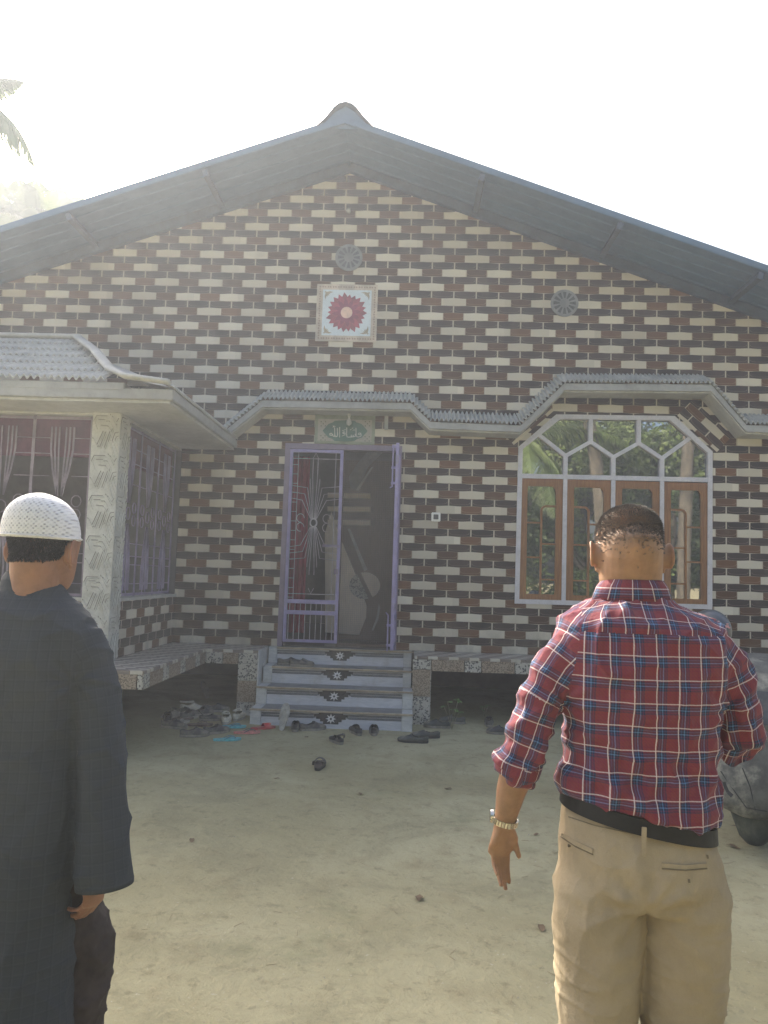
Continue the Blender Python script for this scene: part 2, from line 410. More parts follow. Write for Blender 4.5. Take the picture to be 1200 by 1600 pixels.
# roof
def roof():
    m=MB(); y0,y1=-.8,YB+.5; per=.19; prof=[]; y=y0
    while y<y1:
        for dy,h in ((0,0),(.10,0),(.115,.010),(.155,.010),(.17,0)):
            if y+dy<y1: prof.append((y+dy,h))
        y+=per
    for sgn,xe in ((-1,XL-.9),(1,XR+.9)):
        for th in (0,):
            rows=[]
            for k in range(7):
                x=lerp(HX,xe,k/6); z=APEX+.045-SL*abs(x-HX)
                rows.append([Vec((x,py,z+h)) for py,h in prof])
            top=[[p+Vec((0,0,.008)) for p in r] for r in rows]
            n=len(prof)
            m.loft(rows,cap=False,closed=False); m.loft(top,cap=False,closed=False)
            o=len(m.v)-2*7*n
            for k in range(6):
                a=o+k*n; b=a+7*n; m.f.append((a,a+n,b+n,b)); m.mi.append(0)
                a=o+k*n+n-1; b=a+7*n; m.f.append((a,b,b+n,a+n)); m.mi.append(0)
            for j in range(n-1):
                a=o+6*n+j; m.f.append((a,a+1,a+1+7*n,a+7*n)); m.mi.append(0)
    r=m.build('roof',T['soffit'],H)
    for sgn,xs in ((1,(.66,2.08,3.50,4.92,6.3)),(-1,(-2.24,-3.66,-5.08,-6.5))):
        for x in xs:
            p=MB(); z=APEX+.036-SL*abs(x-HX); d=Vec((sgn*1,0,-SL)).normalized()
            p.bar((x,y0+.012,z-.045),(x,-.003,z-.045),.055,.075,upv=(SL*sgn,0,1)); p.build('purlin',T['steel_dk'],r)
    for sgn in (-1,1):   # rafter hugging the wall head
        p=MB(); xe=XR+.5 if sgn>0 else XL-.5
        p.bar((HX,-.035,APEX-.03),(xe,-.035,roofz(xe)-.03),.06,.10,upv=(0,0,1)); p.build('wall_plate',T['steel_dk'],r)
        p=MB(); p.bar((HX+sgn*.1,y0+.004,APEX+.085-.1*SL),(xe+sgn*.4,y0+.004,APEX+.085-SL*abs(xe+sgn*.4-HX)),.018,.06,upv=(0,0,1)); p.build('edge_flashing',T['soffit'],r)
    # ridge cap
    prof=[(-.285,-.075),(-.20,.01),(-.12,.12),(-.07,.165),(0,.185),(.07,.165),(.12,.12),(.20,.02),(.30,-.085)]
    pr=[(HX+a,APEX+.085+b) for a,b in prof]; inn=[(a,b-.012) for a,b in pr][::-1]
    p=MB(); p.prism(pr+inn,lambda u,v,t:(u,t,v),y0-.02,y1); p.build('ridge_cap',T['ridge'],r,smooth=40)
    p=MB(); p.prism([(HX-.27,APEX+.0),(HX-.11,APEX+.18),(HX,APEX+.25),(HX+.11,APEX+.18),(HX+.28,APEX-.005)],lambda u,v,t:(u,t,v),y0+.03,y0+.06); p.build('ridge_closer',T['soffit'],r)
roof()
# ---------------------------------------------------------------- sunshade canopy
def canopy_path(pts,parent_name='sunshade',per=.048,back=.155,depth=.31,fasc=.085):
    cs=MB(); P=[Vec((a,0,b)) for a,b in pts]
    c=empty('sunshade',(pts[0][0],0,pts[0][1])); c.parent=H; c.location=Vec((pts[0][0]-HX,0,pts[0][1]))
    cs.v=[];
    # slab following the path
    N_=len(P); vt=[];
    for k,p in enumerate(P):
        vt.append([p+Vec((0,-depth+.015,-.012)),p+Vec((0,-.001,-.012)),p+Vec((0,-.001,-fasc)),p+Vec((0,-depth+.015,-fasc))])
    cs.loft(vt); cs.build('fascia_slab',T['plaster'],c)
    so=MB(); vt=[]
    for p in P: vt.append([p+Vec((0,-depth+.04,-fasc-.001)),p+Vec((0,-.002,-fasc-.001)),p+Vec((0,-.002,-fasc-.018)),p+Vec((0,-depth+.04,-fasc-.018))])
    so.loft(vt); so.build('soffit',T['plaster_lt'],c)
    # corrugated strip
    tot=sum((P[i+1]-P[i]).length for i in range(N_-1)); n=int(tot/(per/8)); acc=[0]
    for i in range(N_-1): acc.append(acc[-1]+(P[i+1]-P[i]).length)
    fr=[];bk=[]
    for k in range(n+1):
        s_=tot*k/n; i=max(j for j in range(N_-1) if acc[j]<=s_+1e-9); t=(s_-acc[i])/(acc[i+1]-acc[i])
        p=P[i].lerp(P[i+1],t); d=(P[i+1]-P[i]).normalized(); nn=Vec((-d.z,0,d.x))
        if nn.z<0: nn=-nn
        # smooth normal near corners
        a=sin(2*PI*s_/per); a=math.copysign(abs(a)**.7,a)*.017
        wob=noise.noise(Vec((s_*2.2,0,0)))*.008
        fr.append(p+nn*(a+.012)+Vec((0,-depth+wob,.004))); bk.append(p+nn*(a+.012)+Vec((0,-.0015,back)))
    st=MB(); dn=Vec((0,0,-.009))
    st.loft([[p+dn for p in bk],[p+dn for p in fr],fr,bk],cap=False,closed=False); 
    st.build('corrugated_sheet',T['corr'],c,smooth=True)
canopy_path([(-2.06,2.99),(-1.62,3.37),(-.01,3.38),(.20,3.18),(1.17,3.165),(1.63,3.635),(3.19,3.66),(3.56,3.23),(6.2,3.22)])
# ---------------------------------------------------------------- arched window
def window():
    c=Vec((2.24,0,1.245)); wn=empty('window',c-H.location); wn.parent=H
    W=.05; f=MB(); y0,y1=-.004,.075
    def strip(a,b,w=W,ya=y0,yb=y1):
        a=Vec((a[0],0,a[1]));b=Vec((b[0],0,b[1])); f.bar(a+Vec((0,(ya+yb)/2,0)),b+Vec((0,(ya+yb)/2,0)),w,yb-ya,upv=(0,1,0))
    cx=sum(p[0] for p in WIN)/6; cz=2.2
    inn=[(p[0]+(.05 if p[0]<2.24 else -.05),p[1]+(.05 if p[1]<2 else -.05 if p[1]>3.1 else -.02)) for p in WIN]
    f.holed([WIN,inn],fxz(0),y0-.008,y1)
    f.build('frame',T['white_wd'],wn)
    f=MB(); z=2.652; xm=[1.712,2.236,2.767]; zt=2.885
    strip((1.20,z-.004),(3.30,z+.008)); strip_m=f; f.build('transom',T['white_wd'],wn)
    for i,x in enumerate(xm):
        f=MB(); strip((x-.004,1.27),(x,zt),.045,y0-.003,y1-.003); f.build('mullion',T['white_wd'],wn)
    tops=[1.985,2.512]
    f=MB()
    for x in tops: strip((x,3.34),(x,3.045),.045,y0-.002,y1-.002)
    zz=[(1.40,3.125),(xm[0],zt),(tops[0],3.05),(xm[1],zt),(tops[1],3.05),(xm[2],zt),(3.10,3.14)]
    for i,(a,b) in enumerate(zip(zz,zz[1:])): strip(a,b,.042,y0+.001+.0007*i,y1-.004-.0007*i)
    f.build('tracery',T['white_wd'],wn)
    g=MB(); ins=[(p[0]+(.03 if p[0]<2.24 else -.03),p[1]+(.03 if p[1]<2 else -.03)) for p in WIN]
    up_=[(ins[0][0],z),ins[1],ins[2],ins[3],ins[4],(ins[5][0],z)]
    g.prism(up_,fxz(.035),0,.006); g.build('glass_pane',T['glass'],wn)
    # four teak casements
    xs=[1.203]+xm+[3.29]; 
    for i in range(4):
        a=xs[i]+.024; b=xs[i+1]-.024; lo_,hi=1.27,2.625; f=MB(); fw=.075; ya,yb=.004,.05
        ix0,ix1,iz0,iz1=a+fw,b-fw,lo_+.085,hi-.085
        f.holed([[(a,lo_),(b,lo_),(b,hi),(a,hi)],[(ix0,iz0),(ix1,iz0),(ix1,iz1),(ix0,iz1)]],fxz(0),ya,yb)
        f.build('casement',T['wood'],wn,bevel=.004)
        g=MB(); g.box((ix0-.01,.028,iz0-.01),(ix1+.01,.034,iz1+.01)); g.build('glass_pane',T['glass'],wn)
        # glazing bars: offset arch loop
        t=MB(); flip=1 if i in (0,2) else -1; xm_=(ix0+ix1)/2
        def X(u): return xm_+flip*u
        hw=(ix1-ix0)/2
        def bar(p,q,w_=.022,o=0): t.bar((p[0],.018+o,p[1]),(q[0],.018+o,q[1]),w_,.018-o,upv=(0,1,0))
        top=iz1-.23
        bar((X(.0),iz0),(X(.0),top-.03)); 
        pts=[(X(.0),top-.03),(X(.012),top-.005),(X(.035),top+.01),(X(hw),top+.012)]
        for k,(p,q) in enumerate(zip(pts,pts[1:])): bar(p,q,.022,.001+.0006*k)
        for hz_,sd_ in ((iz0+.16,1),(iz0+.40,-1),(iz0+.55,1),(iz0+.78,-1)):
            bar((X(0),hz_),(X(sd_*hw),hz_),.018,.003)
        t.build('glazing_bar',T['wood'],wn)
    # dark room behind glass is closed by this inner blind board
window()
# ---------------------------------------------------------------- doorway
def rod(m,a,b,r=.005): m.tube([a,b],r,5)
def doorway():
    d=empty('doorway',Vec((-.75,0,FL))-H.location); d.parent=H
    f=MB(); w_=.055
    f.box((DX0,-.012,FL),(DX0+w_,.10,DZ1)); f.box((DX1-w_,-.012,FL),(DX1,.10,DZ1)); f.box((DX0+w_,-.0115,DZ1-.06),(DX1-w_,.0995,DZ1))
    f.build('door_frame',T['purple_dk'],d,bevel=.003)
    # closed left leaf
    a,b=DX0+w_+.004,-.745; lo_,hi=FL+.05,DZ1-.066; y=-.02
    g=MB(); bw=.034
    for x in (a,b-bw): g.box((x,y,lo_),(x+bw,y+.03,hi))
    for z0,z1 in ((hi-bw,hi),(1.05,1.095),(1.17,1.215),(lo_,lo_+.03)): g.box((a+bw,y+.001,z0),(b-bw,y+.029,z1))
    leaf=g.build('gate_leaf',T['purple'],d,bevel=.002)
    g=MB(); cx=(a+b)/2-.01; cz=2.06; yy=y+.015; X0=a+bw; X1=b-bw; Z0=1.215; Z1=hi-bw
    # ring
    ring=[Vec((cx+.036*cos(t*PI/8),yy,cz+.045*sin(t*PI/8))) for t in range(17)]; g.tube(ring,.009,6)
    for k in range(-5,6):
        if k==0: continue
        for s_ in (1,-1):
            ax=cx+k*.0065; ex=cx+k*.027; mid=(ex,cz+s_*.30)
            zt=cz+s_*(.66-abs(k)*.085)
            if s_>0 and abs(k)<=1: zt=cz+.72
            pts=[Vec((ax,yy,cz+s_*.045)),Vec((ex,yy,cz+s_*(.60-abs(k)*.07)))]
            pts.append(Vec((ex,yy,max(Z0,min(Z1,zt)))) if abs(k)<=2 else Vec((X0 if k<0 else X1,yy,pts[-1].z+s_*.02)))
            g.tube(pts,.0038,5)
    for s_ in (1,-1):
        g.tube([Vec((cx-.03,yy,cz+s_*.72)),Vec((cx,yy,cz+s_*.78)),Vec((cx+.03,yy,cz+s_*.72))],.004,5)
    for q in (X0+.06,X1-.05): rod(g,(q,yy+.008,Z0),(q,yy+.008,Z1),.0038)
    for z_ in [Z0+.02+.105*i for i in range(15)]:
        if z_<Z1: rod(g,(X0,yy,z_),(X0+.06,yy,z_),.0035)
    for z_ in (Z1-.07,Z0+.06): rod(g,(X0,yy-.003,z_),(X1,yy-.003,z_),.004)
    for s_ in (-1,1):     # scrolls
        for q in (0,1):
            o=Vec((cx+s_*.145,yy,cz+(.05 if q else -.05))); g.tube([o+Vec((.042*cos(t*PI/7),0,.048*sin(t*PI/7))) for t in range(12)],.0038,5)
    for i in range(9): rod(g,(X0+.02+i*.06,yy,lo_+.03),(X0+.02+i*.06,yy,1.05),.0045)
    for i in range(9): rod(g,(X0+.03+i*.058,yy,1.095),(X0+.03+i*.058,yy,1.17),.004)
    g.build('grille',worn('pale_grille_paint',(.36,.33,.36),.5),leaf)
    k=MB(); k.box((b-.20,y-.014,1.795),(b-.01,y-.001,1.825)); k.build('latch',T['purple_dk'],leaf,bevel=.002); k=MB(); k.box((b-.06,y-.03,1.50),(b-.012,y-.001,1.56)); k.build('lock_box',T['purple_dk'],leaf,bevel=.002)
    # open right leaf, hinged on the right jamb and swung out
    g=MB(); hx,ex=DX1-.03,-.135; ye=-.58
    def P(t,z): return Vec((lerp(hx,ex,t),lerp(-.02,ye,t),z))
    for t in (0.02,1): g.bar(P(t,lo_),P(t,hi),.034,.034,upv=(0,1,0))
    for z_ in (lo_+.017,1.07,1.19,hi-.017): g.bar(P(.04,z_),P(.97,z_),.028,.034)
    lf=g.build('gate_leaf',T['purple'],d,bevel=.002)
    g=MB()
    for i in range(1,9): g.tube([P(i/9,lo_),P(i/9,hi)],.004,5)
    for z_ in (1.4,1.7,2.06,2.3,2.6): g.tube([P(.05,z_),P(.96,z_)],.004,5)
    g.build('grille',T['purple'],lf)
    g=MB(); e=P(1,0)+Vec((-.045,0,0))
    for za,zb_,hs in ((2.42,2.86,(2.46,2.62,2.84)),(.74,1.10,(.80,1.0))):
        g=MB(); g.tube([e+Vec((0,0,za)),e+Vec((0,0,zb_))],.008,8)
        for z_ in hs: g.box(e+Vec((-.014,-.012,z_-.012)),e+Vec((.03,.012,z_+.012)))
        q=za if za>2 else zb_; g.tube([e+Vec((0,0,q)),e+Vec((-.025,0,q-.01 if za>2 else q+.03))],.006,6)
        g.build('slide_bolt',T['purple'],lf)
    # wire mesh screen in the right half
    g=MB(); xa,xb=b+.01,DX1-w_-.004; x=xa
    while x<xb: g.box((x,.060,FL+.06),(x+.0010,.0614,DZ1-.064)); x+=.021
    z_=FL+.08
    while z_<DZ1-.07: g.box((xa,.0616,z_),(xb,.063,z_+.0010)); z_+=.021
    g.build('wire_screen',worn('mesh_wire',(.18,.16,.17),.5),d)
    g=MB(); g.box((xa-.03,.0635,FL+.004),(xa-.001,.088,DZ1-.063)); g.box((xa,.064,FL+.02),(xb,.085,FL+.045)); g.build('screen_frame',T['door_wd'],d)
doorway()
# ---------------------------------------------------------------- rooms behind
def rooms():
    r=MB(); a,b=-2.36,XR-.21; y1=4.2
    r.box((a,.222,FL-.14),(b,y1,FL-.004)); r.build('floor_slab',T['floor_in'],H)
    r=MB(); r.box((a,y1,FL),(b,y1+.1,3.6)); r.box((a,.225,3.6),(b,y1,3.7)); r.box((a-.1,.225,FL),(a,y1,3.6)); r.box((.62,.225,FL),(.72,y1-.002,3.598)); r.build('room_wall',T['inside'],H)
    # patterned inner door at the back of the hall
    Y=1.2; dr=MB(); x0,x1=-.93,.02; z0,z1=FL,2.95; dr.box((x0,Y,z0),(x1,Y+.04,z1))
    for z_ in (1.02,1.42,1.75,2.25): dr.box((x0+.002,Y-.003,z_),(x1-.002,Y-.0005,z_+.006))
    D=dr.build('wooden_door',T['door_wd'],H)
    def inlay(pts,mat,t=.006,o=.0):
        m=MB(); m.prism([(at(px,py,Y).x,at(px,py,Y).z) for px,py in pts],fxz(Y-.004-t-o),0,t); m.build('inlay',mat,D)
    inlay([(508,988),(508,832),(518,800),(531,838),(545,872),(558,903),(566,925),(573,947),(572,965),(564,985),(562,992)],T['door_in'])
    for y_ in (770,791,812): inlay([(512,y_),(579,y_+1),(579,y_+9),(512,y_+8)],T['door_in'],.004)
    ci=[(570+24*cos(t*PI/12),915+21*sin(t*PI/12)) for t in range(24)]
    inlay([p for p in ci if (p[0]-561)*.95-(p[1]-897)*.42>0]+[],T['door_in'],.005,.008)
    inlay([p for p in ci if (p[0]-561)*.95-(p[1]-897)*.42<=0][::1],T['peb_bw'],.004,.008)
    pale=worn('silver_inlay',(.34,.34,.34),.3)
    inlay([(543,826),(547,826),(574,890),(569,893)],pale); inlay([(580,730),(583,730),(560,767),(556,766)],pale)
    inlay([(592,943),(594,950),(591,968),(583,986),(581,984),(588,966)],pale)
    inlay([(545,745),(560,722),(575,705),(600,705),(575,730),(560,765),(548,765)],T['motif_g'],.003)
rooms()
cu=MB()
def curtain(x0,x1,y,z0,z1,name,mat,label,n=7,amp=.022):
    m=MB(); fr=[];
    k=n*8
    rows=[]
    for z in [z0+(z1-z0)*i/10 for i in range(11)]:
        rows.append([Vec((lerp(x0,x1,j/k),y+amp*sin(2*PI*n*j/k+.6*sin(z*2))*(1.15-.25*(z-z0)/(z1-z0)),z+.004*sin(j))) for j in range(k+1)])
    m.loft(rows,cap=False,closed=False); m.loft([[p+Vec((0,.004,0)) for p in r] for r in rows],cap=False,closed=False)
    o=m.build(name,mat,smooth=True); tag(o,label,'curtain'); return o
curtain(-1.36,-1.17,.42,FL+.12,2.86,'curtain',T['red_cloth'],'crimson curtain hanging inside the front doorway behind the left gate leaf',3)
# ---------------------------------------------------------------- steps
def flat_fx(y): return fxz(y)
def stairs():
    r_=FL/4; t=.27; x0,x1=-1.385,-.012; S=empty('staircase',Vec((-.7,-.91,0))-H.location); S.parent=H
    for k in range(4):
        y=-.91+k*t; z0=r_*k if k else -.03; z1=r_*(k+1); ov=.028
        m=MB(); m.box((x0,y+ov,z0),(x1,-.002 if k==3 else y+t+ov-.001,z1-.022)); ri=m.build('riser',T['marble_w'],S)
        m=MB(); m.box((x0,y+.012,z1-.021),(x1,y+t+ov-.001 if k<3 else -.001,z1)); m.build('tread',T['marble_g'],S)
        m=MB(); m.box((x0-.0 if k>1 else x0-.11,y,z1-.018),(x1+.11 if k!=9 else x1,y+.0115,z1+.001)); m.build('nosing',T['nosing'],S,bevel=.002)
        # inlaid stripes and flower
        yy=y+ov-.002; cx=-.70; zc=z1-.022
        for sg in (-1,1):
            for a,b,x_,mt,o_ in ((.012,.017,.13,'motif_d',0),(.050,.0545,.17,'motif_d',0),(.0185,.0265,.15,'motif_g',.0005),(.037,.0495,.15,'motif_g',.0005),(.0268,.0295,.15,'motif_d',0),(.034,.0365,.15,'motif_d',0)):
                s=MB(); s.box((cx+sg*x_,yy+o_,zc-b),((x0 if sg<0 else x1)-sg*.002,yy+.0019,zc-a)); s.build('stripe',T[mt],ri)
        hgt=.105
        pl=[(-.075,-hgt),(.075,-hgt),(.075,-.082),(.105,-.082),(.105,-.058),(.145,-.058),(.145,-.036),(.165,-.036),(.165,-.012),(.12,-.012),(.12,0),(-.12,0),(-.12,-.012),(-.165,-.012),(-.165,-.036),(-.145,-.036),(-.145,-.058),(-.105,-.058),(-.105,-.082),(-.075,-.082)]
        s=MB(); s.prism([(cx+a,zc+b) for a,b in pl],fxz(yy-.002),0,.0019); s.build('flower_motif',T['motif_d'],ri)
        s=MB(); fl=[]
        for j in range(16):
            a=2*PI*j/16; rr=.052 if j%2==0 else .024; fl.append((cx+rr*1.05*cos(a),zc-.054+rr*.95*sin(a)))
        s.prism(fl,fxz(yy-.004),0,.0019); s.build('flower_motif',T['motif_w'],ri)
        s=MB(); s.prism([(cx+.011*cos(j*PI/4),zc-.054+.011*sin(j*PI/4)) for j in range(8)],fxz(yy-.006),0,.0019); s.build('flower_motif',T['motif_d'],ri)
        # side blocks
        for sg,xa in ((-1,x0-.105),(1,x1+.001)):
            m=MB(); wdt=.104 if (sg>0 or k<2) else .09
            xs=(x0-wdt,x0-.001) if sg<0 else (x1+.001,x1+.085+(.02 if k<2 else 0))
            m.box((xs[0],y+.0125,z0),(xs[1],-.003 if k==3 else y+t+.0115,z1-.002)); m.build('side_block',T['marble_c'],S,bevel=.002)
stairs()
# ---------------------------------------------------------------- ledges with pebble edging
def ledge():
    z1=FL-.002; th=.145
    L=empty('ledge',Vec((-2.5,-.5,z1))-H.location); L.parent=H
    def top(x0,y0,x1,y1): m=MB(); m.box((x0,y0,z1-.03),(x1,y1,z1)); m.build('ledge_top',T['rhomb'],L,bevel=.004)
    def edge(a,b,first=0):
        a=Vec(a);b=Vec(b);Ln=(b-a).length;d=(b-a)/Ln; s=0;k=first; nrm=Vec((d.y,-d.x,0))
        while s<Ln-.01:
            w=.17 if k%2 else .34; e=min(Ln,s+w); m=MB(); g=.004
            p=a+d*(s+g); q=a+d*(e-g); m.add([p-nrm*-.0+Vec((0,0,-th)),q+Vec((0,0,-th)),q+Vec((0,0,-.031)),p+Vec((0,0,-.031)),p-nrm*.04+Vec((0,0,-th)),q-nrm*.04+Vec((0,0,-th)),q-nrm*.04+Vec((0,0,-.031)),p-nrm*.04+Vec((0,0,-.031))],
              [(0,1,2,3),(7,6,5,4),(0,4,5,1),(1,5,6,2),(2,6,7,3),(3,7,4,0)])
            m.build('edge_tile',T['peb_bw'] if k%2 else T['peb_br'],L); s=e;k+=1
    yf=-.55
    top(-2.04,yf,-1.5,-.002); top(-2.558,-2.46,-2.0405,-.002); top(-6,-2.46,-2.5585,-1.90)
    top(.10,yf,XR,-.002)
    edge((-2.036,yf+.002,z1),(-1.70,yf+.002,z1),1); edge((-2.042,-2.458,z1),(-2.042,yf,z1),1); edge((-6,-2.458,z1),(-2.044,-2.458,z1),0)
    edge((.27,yf+.002,z1),(XR,yf+.002,z1),0)
    m=MB(); m.box((-2.55,-2.40,z1-th+.004),(-2.09,yf-.001,z1-.032)); m.box((-2.09,yf+.045,z1-th+.004),(-1.52,-.003,z1-.032)); m.box((-6,-2.40,z1-th+.004),(-2.551,-1.9,z1-.032)); m.box((.12,yf+.045,z1-th+.004),(XR,-.003,z1-.032)); m.build('ledge_slab',T['plaster'],L)
    # tile-faced pillars
    for x0,x1 in ((-1.70,-1.505),(.085,.268)):
        m=MB(); m.box((x0+.006,yf+.008,-.05),(x1-.006,yf+.19,z1-th)); pl=m.build('pillar',T['plaster_lt'],L)
        zz=[z1-.034,z1-th+.01,z1-.31,z1-.53,-.04] if x0<-1 else [z1-.034,z1-th+.01,z1-.41,-.04,-.05]
        for i in range(len(zz)-1):
            m=MB(); m.box((x0,yf,zz[i+1]+.006),(x1,yf+.0075,zz[i]));
            m.build('face_tile',(T['peb_bw'],T['peb_bw'] if x0<-1 else T['peb_br'],T['peb_br'] if x0<-1 else T['peb_bw'],T['peb_bw'])[i],pl)
    m=MB(); m.box((-1.503,yf+.002,-.05),(-1.492,-.003,z1-.001)); m.build('cheek_wall',T['marble_c'],L)
    m=MB(); m.box((.26,yf+.01,-.05),(.275,yf+.19,z1-th)); m.build('pillar_edge',T['peb_bw'],L)
    # recessed foundation, coloured dark to deepen the shade below the ledge
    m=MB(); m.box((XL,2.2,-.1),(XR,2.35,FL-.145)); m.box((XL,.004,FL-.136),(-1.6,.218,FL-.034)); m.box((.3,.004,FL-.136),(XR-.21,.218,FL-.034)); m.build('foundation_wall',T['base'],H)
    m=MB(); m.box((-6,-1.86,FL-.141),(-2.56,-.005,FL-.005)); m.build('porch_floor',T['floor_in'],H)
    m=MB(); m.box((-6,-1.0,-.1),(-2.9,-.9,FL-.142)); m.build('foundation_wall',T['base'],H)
ledge()
# ---------------------------------------------------------------- porch room on the left
def porch():
    yf=-1.90; zt=2.83; zb=1.20; ztop=2.96
    P=empty('porch_room',Vec((-3.5,yf,FL))-H.location); P.parent=H
    # low brick walls + sills
    m=MB(); m.box((-2.70,yf+.24,FL),(-2.56,-.003,zb)); m.build('brick_wall',T['brick'],P,uv='box')
    m=MB(); m.box((-6,yf+.03,FL),(-2.80,yf+.16,zb)); m.build('brick_wall',T['brick'],P,uv='box')
    m=MB(); m.box((-2.72,yf+.24,zb+.001),(-2.54,-.003,zb+.03)); m.build('sill',T['plaster_lt'],P); m=MB(); m.box((-6,yf,zb+.001),(-2.80,yf+.16,zb+.03)); m.build('sill',T['plaster_lt'],P)
    m=MB(); m.box((-6,yf+.0,zt),(-2.56,yf+.16,ztop-.09)); m.box((-2.72,yf+.165,zt+.0),(-2.565,-.003,ztop-.09)); m.build('lintel',T['plaster_lt'],P)
    # column
    cx0,cx1=-2.795,-2.545
    m=MB(); m.box((cx0,yf-.02,FL),(cx1,yf+.235,ztop-.092)); c=m.build('column',T['column'],P,bevel=.004)
    # woven relief: bands with hexagonal bends, in a repeating unit
    unit=[ [(.53,1.),(.12,1.),(.03,.87),(.14,.68)], [(.30,.76),(.55,.75),(.66,.64),(.47,.20)], [(.50,.60),(.30,.20)], [(.40,.62),(.20,.28)], [(.02,.45),(.20,.22),(.28,.24)],
           [(.62,1.05),(.84,.76),(.98,.90)], [(.70,1.0),(.86,.84),(.95,.95)], [(.98,.60),(.84,.58),(.75,.38),(.95,.05)], [(.98,.50),(.90,.48),(.86,.40),(.96,.22)], [(.64,.42),(.84,-.02)], [(.35,.86),(.60,.87),(.74,.70),(.60,.34)], [(.20,.90),(.45,.90)] ]
    def relief(fx,name):
        r=MB(); H_=.352; z=FL+.01; k=0
        while z+H_<ztop-.09:
            for i,pl in enumerate(unit):
                pts=[fx(u,z+v*H_) for u,v in pl]
                for a,b in zip(pts,pts[1:]): r.tube([a,b],.0036,5)
            z+=H_; k+=1
        r.build('relief_band',T['groove'],c)
        r=MB(); z=FL+.01
        while z+H_<ztop-.09:
            for i,pl in enumerate(unit):
                pts=[fx(min(.99,max(.01,u+.035)),z+(v-.035)*H_) for u,v in pl]
                for a,b in zip(pts,pts[1:]): r.tube([a,b],.0062,5)
            z+=H_
        r.build('relief_band',T['column'],c)
    relief(lambda u,z:Vec((lerp(cx0+.005,cx1-.005,u),yf-.021,z)),'f')
    relief(lambda u,z:Vec((cx1+.001,lerp(yf-.015,yf+.23,u),z)),'s')
    # grilles
    def grille(fx,L,z0,z1,heavy):
        g=MB(); n=max(1,round(L/.52)); w=L/n
        def ln(pts,r=.006): g.tube([fx(*p) for p in pts],r,5)
        def flat(a,b,wd=.03): g.bar(fx(*a),fx(*b),wd,.006,upv=fx(0,0,1)-fx(0,0,0))
        def cyc(cx,cz,r,a0=0,a1=2*PI): ln([(cx+r*cos(lerp(a0,a1,t/10)),cz+r*1.15*sin(lerp(a0,a1,t/10))) for t in range(11)],.005)
        zm=(z0+z1)/2-.02
        for k in range(n+1): flat((k*w,z0),(k*w,z1),.028 if not heavy else .035)
        flat((0,z0+.02),(L,z0+.02),.025); flat((0,z1-.02),(L,z1-.02),.025)
        for k in range(n):
            c_=k*w+w/2
            for s_ in (-1,1):
                for q,wd in ((.10,.016),(.065,.016),(.03,.014)):
                    for up_ in (1,-1):
                        zt_=zm+up_*.72 if up_>0 else max(z0+.03,zm-.72)
                        pts=[(c_+s_*.018,zm+up_*.10),(c_+s_*(q*.75),zm+up_*.34),(c_+s_*q,zm+up_*.52),(c_+s_*q,min(zt_,z1-.02) if up_>0 else zt_)]
                        for a,b in zip(pts,pts[1:]): flat(a,b,wd if not heavy else wd*1.8)
                cyc(c_+s_*.155,zm+.06,.045); cyc(c_+s_*.155,zm-.06,.045)
                for zz in (z0+.12,z0+.30,z0+.38,zm-.28,zm+.28,z1-.34,z1-.2): ln([(c_+s_*.10,zz),(c_+s_*w/2,zz)],.0045)
            cyc(c_,zm,.05)
            ln([(c_-.06,z0+.02),(c_,z0+.13),(c_+.06,z0+.02)],.005)
        return g
    m=grille(lambda u,z,t=0:Vec((-5.95+u,yf+.07+t,z)),3.12,zb+.03,zt,False); m.build('window_grille',worn('grille_mauve',(.23,.19,.23),.5),P)
    m=grille(lambda u,z,t=0:Vec((-2.63+t,yf+.25+u,z)),1.63,zb+.03,zt,True); m.build('window_grille',worn('grille_lilac',(.24,.2,.32),.5),P)
    m=MB(); m.box((-6,yf+.125,2.47),(-2.81,yf+.14,zt-.001)); m.build('valance_panel',T['plum'],P)
    m=MB(); m.box((-2.676,yf+.26,2.47),(-2.66,-.01,zt-.001)); m.build('valance_panel',T['plum'],P)
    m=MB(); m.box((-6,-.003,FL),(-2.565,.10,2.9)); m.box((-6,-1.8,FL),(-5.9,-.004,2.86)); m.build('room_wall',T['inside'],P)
    # roof slab
    m=MB(); m.box((-6,-2.40,ztop-.088),(-1.945,-.004,ztop)); m.box((-6,-2.405,ztop-.02),(-2.35,-2.2,ztop+.045)); m.build('eave_slab',T['plaster'],P,bevel=.006)
    m=MB(); m.box((-6,-2.37,ztop-.112),(-1.975,-.006,ztop-.0885)); m.build('eave_soffit',T['plaster_lt'],P)
    # corrugated sloping sheet, front
    c=MB(); rid=Vec((0,-.9,3.80)); ev=Vec((0,-2.43,3.015))
    per=.058; rows=[]; courses=6
    for r in range(courses):
        t0=r/courses; t1=(r+1)/courses+.012
        a=rid.lerp(ev,t0); b=rid.lerp(ev,min(1,t1)); lift=.018*(r+1)/1
        xr0=lerp(-3.41,-2.36,t0); xr1=lerp(-3.41,-2.36,min(1,t1)); 
        n=int(3.7/(per/8)); top=[];bot=[]
        for k in range(n+1):
            x=-6.2+k*per/8
            hgt=.015*sin(2*PI*x/per)
            top.append(Vec((min(x,xr0),a.y,a.z+hgt*.8))); bot.append(Vec((min(x,xr1),b.y,b.z+hgt+.022)))
        c.loft([top,bot],cap=False,closed=False); c.loft([bot,[p+Vec((0,.004,-.014)) for p in bot]],cap=False,closed=False)
    sheet=c.build('tile_roof',T['corr'],P,smooth=35)
    hip=MB(); hp=[(-6.2,-.9,3.83),(-3.41,-.9,3.83)]
    hip.limb([(Vec(p),.055,.03) for p in hp],8,ref=(0,0,1)); 
    hp=[Vec((-3.43,-.9,3.83)),Vec((-2.95,-1.6,3.50)),Vec((-2.60,-2.1,3.20)),Vec((-2.33,-2.44,3.05)),Vec((-1.99,-2.42,3.015))]
